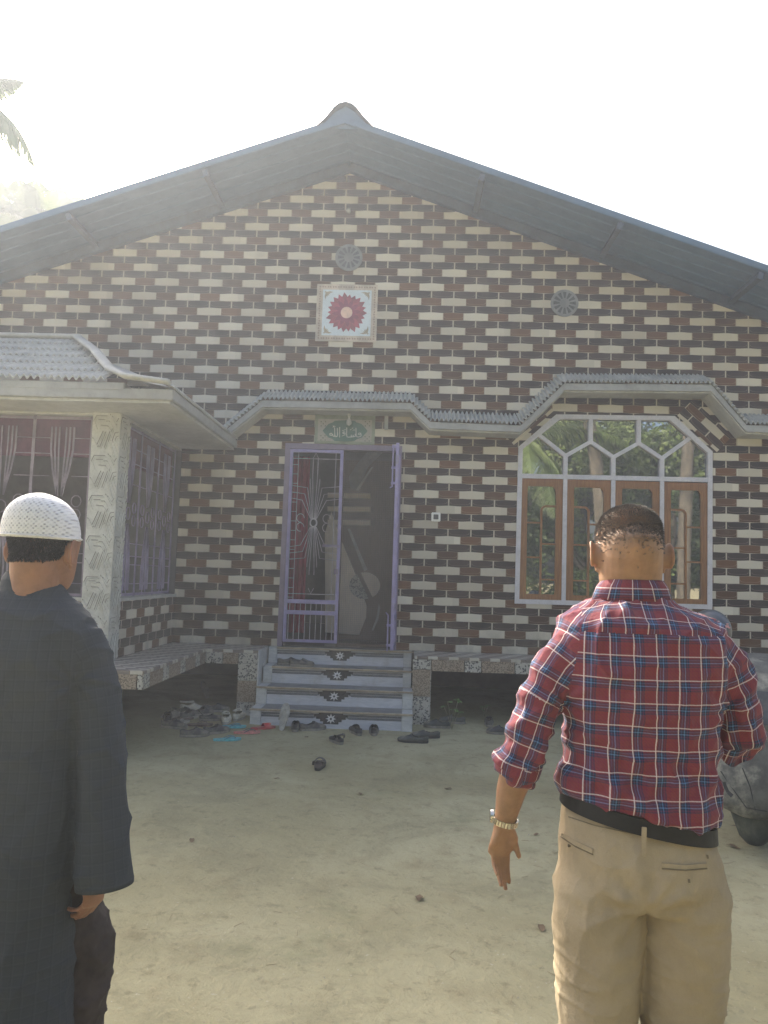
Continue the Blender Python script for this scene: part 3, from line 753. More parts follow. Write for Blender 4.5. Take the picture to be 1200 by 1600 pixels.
    hip.limb([(p,.055,.026) for p in hp],8,ref=(0,0,1)); hip.build('hip_cap',T['corr'],P,smooth=True)
    # side slope of the roof and side corrugated edge
    m=MB(); m.add([(-3.41,-.9,3.80),(-2.33,-2.43,3.03),(-1.97,-2.40,2.975),(-1.97,-.004,2.975),(-3.41,-.004,3.80)],[(0,1,2,3,4)]); m.build('roof_slope',T['corr'],P)
    st=MB(); fr=[];bk=[];n=int(2.40/(.05/8))
    for k in range(n+1):
        y=-2.42+k*.05/8; h=.013*sin(2*PI*y/.05); fr.append(Vec((-1.93,y,2.975+h))); bk.append(Vec((-2.02,y,3.03+h)))
    st.loft([[p-Vec((0,0,.007)) for p in bk],[p-Vec((0,0,.007)) for p in fr],fr,bk],cap=False,closed=False); st.build('corrugated_sheet',T['corr'],P,smooth=True)
porch()
# ---------------------------------------------------------------- wall fittings
def fittings():
    # flower tile panel
    c=(-.768,4.447); w,h=.345,.331
    m=MB(); m.box((c[0]-w,-.012,c[1]-h),(c[0]+w,-.001,c[1]+h)); p=m.build('tile_panel',worn('beige_tile',(.50,.43,.34),.4),H,bevel=.002)
    m=MB(); m.box((c[0]-w*.80,-.0145,c[1]-h*.80),(c[0]+w*.80,-.0125,c[1]+h*.80)); m.build('tile_field',worn('pale_blue_tile',(.60,.66,.68),.3,amt=.06),p)
    m=MB()
    for k in range(22):
        for s_ in (-1,1):
            q=-1+2*(k+.5)/22
            for (x,z) in ((c[0]+q*w*.94,c[1]+s_*h*.9),(c[0]+s_*w*.9,c[1]+q*h*.94)):
                m.prism([(x+.011*cos(j*PI/3)+.004*(k%2),z+.011*sin(j*PI/3)) for j in range(6)],fxz(-.0155),0,.0034)
    m.build('bead_border',worn('tan_relief',(.33,.24,.17),.5),p)
    def flower(n,r,wd,y,mat,ph=0):
        m=MB()
        for k in range(n):
            a=2*PI*k/n+ph; d=Vec((cos(a),sin(a))); s=Vec((-d.y,d.x)); rr=r*(1+.05*sin(k*2.3))
            pts=[Vec(c)+d*(rr*u)+s*(wd*v) for u,v in ((.15,.3),(.55,.95),(.8,.8),(1,0),(.8,-.8),(.55,-.95),(.15,-.3))]
            m.prism([(q.x,q.y) for q in pts],fxz(y-.0003*(k%3)),0,.0012)
        return m.build('petal_ring',mat,p)
    flower(11,.232,.036,-.0165,worn('dull_red',(.26,.055,.075),.4)); flower(11,.225,.034,-.0185,worn('deep_red',(.34,.06,.09),.4),PI/11); flower(12,.16,.026,-.0205,worn('crimson_glaze',(.22,.035,.07),.4),.1)
    m=MB(); m.prism([(c[0]+.066*cos(j*PI/12),c[1]+.066*sin(j*PI/12)) for j in range(24)],fxz(-.0235),0,.002); m.build('flower_centre',worn('peach_glaze',(.60,.40,.30),.4),p)
    olv=worn('olive_leaf',(.34,.29,.2),.5)
    for sx in (-1,1):
        for sz in (-1,1):
            m=MB(); o=Vec((c[0]+sx*w*.70,c[1]+sz*h*.70))
            for k in range(5):
                a=math.atan2(-sz,-sx)+(k-2)*.42; d=Vec((cos(a),sin(a))); s=Vec((-d.y,d.x)); L_=.085 if k in (0,4) else .055
                m.prism([tuple(o-d*.02),tuple(o+d*L_*.5+s*.01),tuple(o+d*L_),tuple(o+d*L_*.5-s*.01)],fxz(-.0168-.0003*k),0,.001)
            m.build('corner_leaf',olv,p)
    # calligraphy plaque
    a0,a1,b0,b1=-1.077,-.405,2.948,3.275; cx,cz=(a0+a1)/2,(b0+b1)/2
    m=MB(); m.box((a0,-.016,b0),(a1,-.001,b1)); s=m.build('plaque',worn('olive_frame',(.20,.225,.15),.5),H,bevel=.003)
    m=MB(); m.box((a0+.035,-.0185,b0+.032),(a1-.035,-.0165,b1-.05)); m.build('plaque_field',worn('ivory_tile',(.36,.335,.28),.4,amt=.08),s)
    def q(px,py): p_=at(480+px/10,640+py/10,-.02); return (p_.x,p_.z)
    car=[(240,330),(300,260),(330,225),(400,200),(430,172),(600,165),(740,172),(775,200),(850,225),(885,262),(945,335),(885,400),(850,440),(780,460),(740,490),(590,500),(430,492),(400,462),(330,435),(295,400)]
    m=MB(); m.prism([q(*k) for k in car],fxz(-.0205),0,.0018); m.build('plaque_cartouche',worn('bottle_green',(.06,.13,.088),.4),s)
    m=MB()
    for sx,sy in ((205,175),(200,395),(895,175),(890,410)):
        for i in range(3):
            for j in range(3):
                if (i+j)%2==0 or i==j: x_=sx+i*33; y_=sy+j*33; m.prism([q(x_,y_+12),q(x_+14,y_),q(x_+28,y_+12),q(x_+14,y_+28)],fxz(-.0205),0,.0018)
    m.build('corner_ornament',worn('dark_olive',(.13,.14,.08),.5),s)
    m=MB(); W_=.0085
    strokes=[[(838,372),(826,392),(800,388),(806,368),(828,366),(846,396),(834,420),(800,428),(775,425),(765,395),(762,290)],
      [(752,382),(750,420),(722,426),(718,398)],[(718,398),(716,425),(690,428),(688,398)],[(688,398),(686,428),(650,432),(622,425),(616,390),(618,285)],
      [(672,318),(690,308)],[(700,296),(716,288)],[(712,322),(742,318)],
      [(588,352),(566,350),(556,368),(575,378),(596,376)],[(596,392),(570,402),(545,412)],[(550,330),(600,312)],
      [(508,278),(506,430)],[(470,292),(474,395),(466,420),(444,424),(432,400)],[(428,284),(432,400),(424,420),(404,414),(398,392)],
      [(398,392),(376,368),(352,378),(356,400),(380,402),(398,392)],[(405,252),(412,268),(422,252)],[(400,276),(440,262)]]
    for st in strokes:
        th=W_ if len(st)>3 or st[0][1]==278 else .005
        P_=[Vec((q(*k)[0],-.0225,q(*k)[1])) for k in st]
        for i,(a,b) in enumerate(zip(P_,P_[1:])):
            e=(b-a).normalized()*th*.4; m.bar(a-e+Vec((0,-.0002*(i%2),0)),b+e+Vec((0,-.0002*(i%2),0)),th,.002,upv=(0,1,0))
    m.build('calligraphy',worn('ivory_ink',(.62,.60,.54),.4,amt=.05),s)
    # round concrete vents
    for (x,z) in ((-.765,5.09),(1.675,4.61)):
        m=MB(); R_=.155
        m.prism([(x+R_*cos(j*PI/16),z+R_*sin(j*PI/16)) for j in range(32)],fxz(-.02),0,.019); v=m.build('vent',worn('vent_cement',(.20,.21,.21),.85),H,bevel=.003)
        m=MB()
        for k in range(12):
            a=2*PI*k/12; d=Vec((cos(a),sin(a))); s_=Vec((-d.y,d.x)); o=Vec((x,z))
            m.prism([tuple(o+d*.055-s_*.008),tuple(o+d*.055+s_*.008),tuple(o+d*.125+s_*.02),tuple(o+d*.125-s_*.02)],fxz(-.0215),0,.0012)
        m.build('vent_slot',T['motif_d'],v)
    # switch box
    p_=at(681,808,0); m=MB(); m.box((p_.x-.05,-.03,p_.z-.05),(p_.x+.05,-.001,p_.z+.05)); b=m.build('switch_box',T['white'],H,bevel=.006)
    m=MB(); m.box((p_.x-.027,-.034,p_.z-.027),(p_.x+.027,-.0305,p_.z+.027)); m.build('switch',T['motif_d'],b,bevel=.003)
    # bulb and its holder under the sunshade
    p_=Vec((-.69,-.10,3.28)); m=MB(); m.limb([(p_,.022,.022),(p_+Vec((0,0,-.03)),.018,.018),(p_+Vec((0,0,-.05)),.012,.012)],12); b=m.build('lamp_holder',T['cream'],H,smooth=True)
    m=MB(); m.limb([(p_+Vec((0,0,-.062)),.014,.014),(p_+Vec((0,0,-.085)),.026,.026),(p_+Vec((0,0,-.11)),.03,.03)],14); m.build('bulb',T['cream'],b,smooth=True)
    p_=at(545,327,-.05); m=MB(); m.limb([(p_+Vec((0,.05,.02)),.018),(p_,.02),(p_+Vec((0,-.02,-.03)),.028)],12); m.build('lamp_holder',T['cream'],H,smooth=True)
    m=MB(); m.box((-.30,-.05,3.12),(-.26,-.02,3.29)); m.build('cable_clip',T['plaster_lt'],H)
fittings()
# ================================================================= people
def skin_mat(name,col,ns=14):
    m=M(name,col,.5); n=m.noise(ns,4,.6); n2=m.noise(180,3,.6)
    c=m.mix(n.sm(.35,.65),sc(col,.8),sc(col,1.12)); c=m.mix(n2.sm(.6,.8)*.25,c,sc(col,.6)); m.set('Base Color',c)
    m.b.inputs['Subsurface Weight'].default_value=.15; m.b.inputs['Subsurface Scale'].default_value=.02; m.b.inputs['Subsurface Radius'].default_value=(1,.3,.15)
    at_=m.nt.nodes.new('ShaderNodeAttribute'); at_.attribute_name='stubble'; sp=m.noise(420,2,.6)
    st=N(m.nt,at_.outputs['Fac'])*((sp.sm(.35,.6)*.9)+.35); c=m.mix(st.m('MINIMUM',1.),c,(.125,.105,.09)); m.set('Base Color',c); m.set('Roughness',(st*.25)+.55)
    m.bump(n2,.25,.002); return m
def smat(name,col): return skin_mat(name,col).m
def cloth_bump(m,fine=900,coarse=14):
    m.bump(m.noise(coarse,5,.6),.5,.012); m.bump(m.noise(34,5,.65,dist=1.6,vscale=(1,1,.6)),.45,.005); m.bump(m.noise(fine,2,.5),.15,.0008)
def plaid_mat():
    m=M('plaid_cotton',(.3,.05,.06),.85,spec=.2)
    n=m.nt.nodes.new('ShaderNodeUVMap'); sp=m.nt.nodes.new('ShaderNodeSeparateXYZ'); m.nt.links.new(n.outputs[0],sp.inputs[0])
    u=N(m.nt,sp.outputs[0]); v=N(m.nt,sp.outputs[1]); P=.0535
    wob=m.noise(5,3,.5)
    def yarn(c,flip):
        f=((c+(wob-.5)*.004)/P).fr()
        if flip: f=f.rs(1.)
        red=(.185,.032,.042); navy=(.022,.030,.070)
        col=m.mix(f.sm(.085,.10)*(f.sm(.47,.49).rs(1.)),red,navy)
        col=m.mix(((f-.285).ab()).lt(.022),col,(.10,.22,.42)); col=m.mix(((f-.17).ab()).lt(.012),col,(.07,.12,.26)); col=m.mix(((f-.40).ab()).lt(.012),col,(.16,.03,.08))
        col=m.mix(((f-.62).ab()).lt(.012),col,(.17,.02,.05)); col=m.mix(((f-.88).ab()).lt(.012),col,(.17,.02,.05))
        return col,(f-.03).ab().lt(.024)
    a,wa=yarn(u,False); b,wb=yarn(v,True)
    c=m.mix(.5,a,b); c=m.mix(wb*.50,c,(.75,.70,.70)); c=m.mix(wa*.60,c,(.78,.74,.74))
    tw=((u*1+v*1)*700.).sn()*.5+.5
    c=m.mix(tw*.15,c,(.02,.02,.04)); m.set('Base Color',c); cloth_bump(m)
    m.b.inputs['Sheen Weight'].default_value=.08
    return m.m
def robe_mat():
    m=M('slate_cotton',(.04,.05,.06),.9,spec=.15)
    n=m.nt.nodes.new('ShaderNodeUVMap'); sp=m.nt.nodes.new('ShaderNodeSeparateXYZ'); m.nt.links.new(n.outputs[0],sp.inputs[0])
    u=N(m.nt,sp.outputs[0]); v=N(m.nt,sp.outputs[1])
    def g(c,P,w): return (((c/P).fr()-.5).ab()).gt(.5-w)
    ln=g(u,.024,.05).mx(g(v,.024,.05)); ln2=g(u+.004,.024,.03).mx(g(v+.005,.024,.03))
    c=m.mix(m.noise(2,4,.6).sm(.35,.65),(.040,.047,.056),(.052,.060,.071)); c=m.mix(ln*.13,c,(.08,.095,.115)); c=m.mix(ln2*.25,c,(.024,.028,.036))
    m.set('Base Color',c); cloth_bump(m,700,10);  return m.m
def khaki_mat():
    m=M('khaki_twill',(.34,.28,.19),.85,spec=.15); n=m.noise(4,5,.6)
    c=m.mix(n.sm(.35,.65),(.30,.245,.165),(.37,.305,.21)); c=m.mix(m.noise(500,2,.5).sm(.4,.7)*.2,c,(.22,.18,.12)); m.set('Base Color',c); cloth_bump(m,800,9); return m.m
PM=plaid_mat(); RM=robe_mat(); KM=khaki_mat()
def ell(c,rx,rf,rb,n=40,p=1.0,tilt=0,yaw=0):
    o=[]
    for j in range(n):
        t=2*PI*j/n; cx=cos(t); s=sin(t)
        x=rx*math.copysign(abs(cx)**p,cx); y=(rf if s>0 else rb)*math.copysign(abs(s)**p,s)
        if yaw: x,y=x*cos(yaw)-y*sin(yaw),x*sin(yaw)+y*cos(yaw)
        o.append(Vec((c[0]+x,c[1]+y,c[2]-tilt*x)))
    return o
def pxrings(Y,rows,n=40,shrink=0,p=.9):
    out=[]
    for r in rows:
        py,xl,xr,rf,rb=r[:5]; dy=r[5] if len(r)>5 else 0; tilt=r[6] if len(r)>6 else 0
        a=at(xl,py,Y); b=at(xr,py,Y); c=(a+b)/2
        out.append(ell((c.x,Y+dy,c.z),(b.x-a.x)/2-shrink,rf-shrink,rb-shrink,n,p,tilt))
    return out
def pl(px,py,Y,dy=0):
    q=at(px,py,Y); return Vec((q.x,Y+dy,q.z))
def head_parts(mb,ctr,h=.225,yaw=0,pitch=0,wk=1.0,neck=.065,neck_to=None,skull=True):
    """ctr = chin-level point under the skull centre"""
    Rm=Matrix.Rotation(yaw,3,'Z')@Matrix.Rotation(pitch,3,'X'); k=h/.225
    def F(x,y,z): return Vec(ctr)+Rm@Vec((x*k*wk,y*k,z*k))
    rows=[(.0,.024,.052,.026,.03),(.012,.038,.044,.045,.05),(.035,.052,.028,.068,.06),(.06,.062,.012,.083,.07),(.09,.0685,.0,.092,.083),(.12,.073,-.002,.096,.093),(.15,.0755,-.005,.096,.097),(.175,.0725,-.007,.088,.092),(.197,.062,-.009,.072,.076),(.213,.045,-.009,.052,.055),(.222,.024,-.009,.03,.03),(.225,.006,-.009,.006,.006)]
    rings=[]
    for z,rx,yc,rf,rb in rows:
        r=[]
        for j in range(36):
            t=2*PI*j/36; c_=cos(t); s_=sin(t); r.append(F(rx*math.copysign(abs(c_)**.92,c_),yc+(rf if s_>0 else rb)*math.copysign(abs(s_)**.95,s_),z))
        rings.append(r)
    mb.loft(rings)
    def L(pts,n=10): mb.limb([(F(*q[0]),q[1]*k,(q[2] if len(q)>2 else q[1])*k) for q in pts],n)
    L([((0,.088,.128),.007),((0,.103,.105),.010),((0,.112,.088),.013)])          # nose
    L([((-.013,.098,.086),.007),((.013,.098,.086),.007)])                          # nostrils
    L([((-.022,.083,.058),.006),((0,.093,.059),.008),((.022,.083,.058),.006)])     # lips
    L([((-.020,.082,.050),.006),((0,.091,.049),.008),((.020,.082,.050),.006)])
    L([((-.05,.066,.132),.007),((-.022,.087,.137),.008),((0,.088,.133),.007),((.022,.087,.137),.008),((.05,.066,.132),.007)])
    for s in (-1,1):                                                               # ears
        pts=[]
        for j in range(11):
            a=lerp(-2.1,1.9,j/10); pts.append(((s*(.083+.013*cos(a*.5)),-.012-.017*cos(a),.098+.031*sin(a)),.0048,.0048))
        L(pts,8)
        mb.loft([[F(s*(.072+.021*t),-.010+ (.017)*cos(a)*(1-.15*t),.097+.030*sin(a)) for a in [2*PI*q/12 for q in range(12)]] for t in (0,1)])
        L([((s*.076,.006,.068),.007),((s*.078,.002,.060),.006)])
    return F
def finger(mb,base,d,bend_ax,lens,rad,bends):
    """chain of segments starting at base, direction d, rotated about bend_ax at each joint"""
    p=Vec(base); d=Vec(d).normalized(); pts=[(p-d*.012,rad*1.02)]; pts.append((p,rad*1.02))
    for L_,b in zip(lens,bends):
        d=Matrix.Rotation(b,3,Vec(bend_ax))@d; p=p+d*L_; rad*=.92; pts.append((p,rad*1.03))
    mb.limb([(a,r,r*.92) for a,r in pts],10,ref=bend_ax)
    return p,d
def hand(mb,wrist,d,palm_n,side,bends,spread=.10,thumb=(.9,.5),k=1.0,wr=.026,tb=(.25,.3)):
    """d: direction wrist->fingers; palm_n: palm facing; side: towards thumb"""
    W=Vec(wrist); d=Vec(d).normalized(); n=Vec(palm_n); n=(n-d*n.dot(d)).normalized(); s=Vec(side); s=(s-d*s.dot(d)-n*s.dot(n)).normalized()
    pts=[(W-d*.02,wr,wr*.72),(W+d*.012,wr*1.0,wr*.62),(W+d*.035*k,.034*k,.017*k),(W+d*.062*k+n*.002,.040*k,.015*k),(W+d*.088*k,.041*k,.0125*k)]
    mb.limb(pts,18,ref=n)
    mb.limb([(W+d*.012*k+s*.012*k+n*.006,.015*k),(W+d*.045*k+s*.030*k+n*.010*k,.016*k)],10,ref=n)
    mb.limb([(W+d*.02*k-s*.018*k+n*.006,.012*k),(W+d*.06*k-s*.028*k+n*.007*k,.012*k)],10,ref=n)
    ax=d.cross(n); 
    if (Matrix.Rotation(.3,3,ax)@d).dot(n)<0: ax=-ax
    specs=[(.025,.0,(.042,.025,.020),.0088),(.0083,.005,(.047,.029,.021),.0092),(-.0083,.002,(.043,.027,.020),.0088),(-.0245,-.007,(.033,.020,.018),.0078)]
    for i,(off,fw,ln,r) in enumerate(specs):
        dd=(d+s*(spread*(1.3-i*.87))).normalized()
        finger(mb,W+d*((.088+fw)*k)+s*off*k,dd,ax,[q*k for q in ln],r*k,bends[i])
    td=(d*thumb[0]+s*thumb[1]*1.0+n*.35).normalized()
    finger(mb,W+d*.040*k+s*.032*k+n*.008*k,td,ax,[.032*k,.027*k],.0102*k,tb)
def scalp_hair(body,name,F,inside,count,ln,mat,seed=3,dirn=None,wd=.0009):
    """tiny strands rooted on the head surface where inside(local) holds"""
    me=body.data; rnd=random.Random(seed); off=Vec((0,0,0)); q=body
    while q: off+=q.location; q=q.parent
    fa=[]; tot=0
    for p in me.polygons:
        c=p.center+off; 
        if inside(c,p.normal): fa.append((p,c)); tot+=p.area
    mb=MB(); vs=[];fs=[]
    for p,c in fa:
        k=count*p.area/tot; k=int(k)+(1 if rnd.random()<k-int(k) else 0)
        V4=[me.vertices[i].co+off for i in p.vertices]
        for _ in range(k):
            a,b=rnd.random(),rnd.random(); r=V4[0].lerp(V4[1],a).lerp(V4[-1].lerp(V4[2],a) if len(V4)>3 else V4[2],b)
            n=p.normal; g=(n+Vec(dirn or (0,0,-.6))*rnd.uniform(.4,1)+Vec((rnd.uniform(-.35,.35),rnd.uniform(-.35,.35),rnd.uniform(-.3,.3)))).normalized()
            t=n.cross(g+Vec((.01,.02,0)))
            if t.length<1e-4: continue
            t.normalize(); t=Matrix.Rotation(rnd.uniform(0,PI),3,g)@t
            l=ln*rnd.uniform(.6,1.2); o=len(vs); vs+=[r-t*wd,r+t*wd,r+g*l*.6+t*wd*.6,r+g*l]; fs+=[(o,o+1,o+2),(o,o+2,o+3)]
    mb.add(vs,fs); return mb.build(name,mat,body,fix=False)
def hairmat(name,c): 
    m=M(name,c,.45,spec=.4); return m.m
def displace(me,fn):
    P=[(v.co.copy(),v.normal.copy()) for v in me.vertices]; o=[]
    for c,n in P: o+=list(c+n*fn(c,n))
    me.vertices.foreach_set('co',o); me.update()
def region_uv(me,segs,cx,cy,seam=None,off=Vec((0,0,0))):
    """torso: cylindrical-ish back projection; arms: along the limb axis. segs: list of lists of points (each an arm polyline)"""
    ul=me.uv_layers.new(name='UVMap')
    arms=[]
    for A in segs:
        acc=[0]
        for a,b in zip(A,A[1:]): acc.append(acc[-1]+(b-a).length)
        arms.append((A,acc))
    def arm_uv(co,arm):
        A,acc=arm; best=None
        for i,(a,b) in enumerate(zip(A,A[1:])):
            d=b-a; L2=d.length; t=(co-a).dot(d)/(L2*L2); tc=max(0,min(1,t)); q=a+d*tc; ds=(co-q).length
            if best is None or ds<best[0]: best=(ds,acc[i]+L2*(max(-.5,min(1.3,t)) if i==0 else tc),a,d.normalized(),q)
        return best
    info=[]
    for p in me.polygons:
        c=p.center+off; best=None
        for k,arm in enumerate(arms):
            b=arm_uv(c,arm)
            if b[0]<arm_r[k](b[1],c) and (best is None or b[0]<best[0]): best=(b[0],k)
        for li in p.loop_indices:
            co=me.vertices[me.loops[li].vertex_index].co+off
            if best:
                b=arm_uv(co,arms[best[1]]); dd=b[3]; r=co-b[4]; sd_=dd.cross(Vec((0,1,0))).normalized(); fr=sd_.cross(dd)
                cang=p.center+off-arm_uv(c,arms[best[1]])[4]
                a0=math.atan2(cang.dot(sd_),-cang.dot(fr)); a=math.atan2(r.dot(sd_),-r.dot(fr))
                if a-a0>PI: a-=2*PI
                if a0-a>PI: a+=2*PI
                ul.data[li].uv=(a*.062,b[1])
            else:
                x=co.x-cx; y=co.y-cy; a=math.atan2(x,-y); c2=c.x-cx,c.y-cy; a0=math.atan2(c2[0],-c2[1])
                if a-a0>PI:a-=2*PI
                if a0-a>PI:a+=2*PI
                bl=max(0,min(1,(abs(a)-.9)/.5)); u=lerp(x*1.04,math.copysign(.125+ (abs(a)-.9)*.17,a),bl) if abs(a)>.9 else x*1.04
                v=co.z
                if seam and c.z>seam: v=co.z*1.0+.021+max(0,(co.y-cy+.1))*.6; u+=.018
                ul.data[li].uv=(u,v)
def folds(mult=1.0,seed=0,cx=0):
    def f(co,n):
        q=Vec((co.x*6+seed,co.y*6,co.z*2.2)); a=noise.noise(q+Vec((noise.noise(co*4)*1.5,0,0)))
        r=1-abs(noise.noise(Vec((co.x*9+co.z*5+seed,co.y*9,co.z*7-co.x*4)))*2)
        r2=1-abs(noise.noise(Vec((co.x*5-co.z*7+seed,co.y*6,co.z*6+co.x*6+9)))*2)
        r3=1-abs(noise.noise(Vec((co.x*16+co.z*8+seed,co.y*15,co.z*13-co.x*9)))*2)
        return mult*(a*.007+max(0,r)**4*.006+max(0,r2)**5*.0065+max(0,r3)**4*.0022-.004)
    return f
def shoe_simple(parent,x,y,ang,name='shoe'):
    d=Vec((sin(ang),cos(ang),0)); s=Vec((d.y,-d.x,0)); b=Vec((x,y,0)); m=MB()
    rows=[(-.09,.03,.045),(-.07,.036,.07),(-.03,.037,.085),(.02,.04,.07),(.07,.046,.055),(.12,.046,.045),(.165,.036,.035),(.19,.015,.02)]
    m.loft([[b+d*t+s*(w_*cos(a))+Vec((0,0,.012+max(0,h*sin(a)))) for a in [2*PI*j/20 for j in range(20)]] for t,w_,h in rows])
    o=m.build(name,T['black'],parent,smooth=50); return o
# ----------------------------------------------------------------- man in the plaid shirt
def man_plaid():
    Y=-6.65; base=pl(990,1300,Y); base.z=0
    torso=[(925,944,1038,.055,.062,.03),(936,934,1046,.062,.07,.025),(947,908,1074,.078,.085,.015),(960,887,1101,.095,.10,.005),(975,873,1126,.108,.114),(1000,863,1142,.122,.126),(1040,864,1138,.138,.132),(1086,870,1129,.145,.130),(1130,884,1122,.152,.125),(1172,889,1118,.160,.122,0,.04),(1208,877,1119,.165,.125,0,.06),(1238,872,1124,.160,.138,0,.10),(1262,879,1123,.152,.137,0,.14)]
    la=[pl(901,1008,Y),pl(874,1040,Y,-.005),pl(844,1092,Y,-.01),pl(824,1150,Y,-.012),pl(810,1192,Y,-.005)]
    lr=[.058,.060,.055,.054,.053]
    fa=[pl(824,1150,Y,-.012),pl(810,1200,Y,0),pl(799,1240,Y,.012),pl(792,1282,Y,.025)]
    fr_=[.045,.043,.036,.027]
    ra=[pl(1098,1008,Y),pl(1130,1040,Y),pl(1150,1090,Y,.01),pl(1166,1150,Y,.03),pl(1170,1172,Y,.07),pl(1162,1174,Y,.17),pl(1150,1168,Y,.22)]
    rr=[.058,.061,.057,.056,.055,.052,.050]
    B=MB()
    B.loft(pxrings(Y,[torso[0][:1]+(958,1030,.04,.045,.03)]+[torso[1][:1]+(956,1032,.045,.05,.025)]+torso[3:],shrink=.024)); 
    B.limb([(p,r-.019) for p,r in zip(la,lr)][:4],16,p=.95); B.limb([(fa[i],fr_[i],fr_[i]*.9) for i in range(4)],16)
    B.limb([(p,r-.019) for p,r in zip(ra,rr)],16)
    rw=pl(1128,1160,Y,.36); B.limb([(ra[-1],.036),(ra[-1].lerp(rw,.5),.034),(rw,.026)],14)
    hand(B,rw,(-.35,.9,.05),(-.9,-.3,-.2),(0,.1,1),[(.35,.5,.3),(.4,.55,.35),(.45,.6,.4),(.5,.6,.4)],k=.95)
    # hanging left hand, palm to the rear
    hd=pl(783,1330,Y,.035)-fa[-1]
    hand(B,fa[-1]+hd.normalized()*.012,(hd.x+.004,.012,hd.z),(.38,-.92,0),(1,.2,0),[(.20,.25,.15),(.30,.30,.2),(.38,.36,.2),(.50,.40,.25)],spread=.035,thumb=(1.0,.36),k=.85,wr=.027,tb=(-.12,.1))
    # pelvis, legs, feet
    hips=[(1274,890,1108,.12,.10,0,.18),(1290,880,1116,.135,.12,0,.1),(1330,877,1122,.135,.13),(1375,879,1124,.125,.128),(1400,884,1122,.10,.10)]
    B.loft(pxrings(Y,hips,shrink=.025))
    cx=at(1000,1400,Y).x
    def leg(sg,grow=0,stop=None):
        x0=cx+sg*.098; pts=[(Vec((x0,Y,.84)),.074,.085),(Vec((x0,Y,.78)),.088,.098),(Vec((x0,Y,.66)),.086,.092),(Vec((x0,Y+.01,.50)),.078,.080),(Vec((x0,Y,.42)),.062,.068),(Vec((x0-sg*.0,Y-.02,.28)),.058,.062),(Vec((x0,Y-.01,.10)),.042,.046)]
        return [(p,a+grow,b+grow) for p,a,b in pts]
    for sg in (-1,1):
        B.limb(leg(sg,-.010),16,rnd=False); x0=cx+sg*.103
        B.limb([(Vec((x0,Y-.03,.07)),.036,.04),(Vec((x0,Y+.04,.05)),.04,.035),(Vec((x0,Y+.13,.035)),.044,.022)],12,ref=(0,0,1))
    hc=pl(991,905,Y,.05)
    F=head_parts(B,(hc.x,Y+.022,pl(991,928,Y).z),h=.222,pitch=R(-14),wk=1.07,neck=.07)
    nb=pl(990,950,Y,.03); B.limb([(nb,.072,.045),(pl(991,925,Y,.030),.0735,.054),(pl(990,905,Y,.028),.0765,.064),(pl(990,886,Y,.028),.0772,.078),(pl(990,868,Y,.026),.0768,.089),(pl(990,850,Y,.022),.075,.094),(pl(990,836,Y,.020),.070,.090),(pl(990,822,Y,.02),.05,.065)],28,rnd=False)
    me=remeshed(B,'person',.0042,3)
    skin=skin_mat('brown_skin',(.30,.165,.088)); 
    body=link('person',me); body.location=base; me.transform(Matrix.Translation(-base)); me.materials.append(skin.m)
    tag(body,'man seen from behind in a red plaid shirt, khaki trousers and steel watch','person')
    hm=hairmat('cropped_greying_hair',(.095,.084,.078))
    topz=pl(990,808,Y).z; cxh=hc.x
    def ins(c,n):
        if c.z<topz-.125 or abs(c.x-cxh)>.12: return False
        z=topz-c.z; yb=c.y-Y
        if abs(c.x-cxh)>.082 and z>.055: return False
        if yb>.085 and z>.035: return False
        fade=min(1,max(0,(z-.02)/.085))
        return random.random()<(1-fade)**2.0+.004
    st_=me.attributes.new('stubble','FLOAT','POINT')
    vals=[]
    for v in me.vertices:
        c=v.co+base; z=topz-c.z
        if z>.16 or abs(c.x-cxh)>.12: vals.append(0.); continue
        a=1-max(0,min(1,(z-.035-.014*noise.noise(c*25))/.07))**.8; 
        if abs(c.x-cxh)>.084: a=0
        if c.y-Y>.095: a*=max(0,1-(z-.03)/.02) if z>.03 else 1
        vals.append(max(0,min(1,a))**1.3*(.50+.35*noise.noise(c*22))*(1 if z>.03 else .55+.45*z/.03))
    st_.data.foreach_set('value',vals)
    scalp_hair(body,'hair',F,ins,26000,.0062,hm,dirn=(0,-.1,-.35),wd=.00042)
    # shirt
    S=MB(); S.loft(pxrings(Y,torso))
    cuffd=(la[4]-la[3]).normalized()
    S.limb([(p,r,r*1.02) for p,r in zip(la,lr)]+[(pl(808,1200,Y,0),.051,.052)],20)
    S.limb([(p,r) for p,r in zip(ra,rr)],20)
    sm=remeshed(S,'shirt',.0052,10,.6)
    fd=folds(1.15,3.1)
    wz=pl(990,1200,Y).z; az=pl(990,1100,Y).z; cxx=pl(1000,1100,Y).x; seam=pl(990,986,Y).z; lel=pl(825,1185,Y); rel=pl(1168,1172,Y,.06)
    armX=pl(872,1086,Y).x; armX2=pl(1128,1086,Y).x
    def shirt_d(co,n):
        k=1; x=co.x-cxx; d=fd(co,n)
        bl=math.exp(-((co.z-wz)/.09)**2)                       # blouson creases over the belt
        d+=bl*.006*sin(x*55+co.z*60+2*noise.noise(co*9)); d+=bl*.004*sin(x*90-co.z*70)
        for q,w in ((-.055,.010),(.035,.009)):                  # box pleat lines from the yoke
            if n.y<0 and co.z<seam: e=x-q-.02*sin((seam-co.z)*6); d-=.0045*math.exp(-(e/w*1.6)**2)*max(0,1-(seam-co.z)/.5)
        # diagonal pulls from the armpits
        for sx,ax in ((-1,armX),(1,armX2)):
            r=Vec((co.x-ax,0,co.z-az)); L_=r.length
            if L_<.25: d+=.004*math.exp(-(L_/.14)**2)*sin(math.atan2(r.z,sx*r.x)*9+sx)
        for e in (lel,rel):                                     # bunching at the rolled cuffs
            L_=(co-e).length
            if L_<.13: d+=.005*math.exp(-(L_/.075)**2)*sin((co.z-e.z)*170+co.x*60+3*noise.noise(co*12))
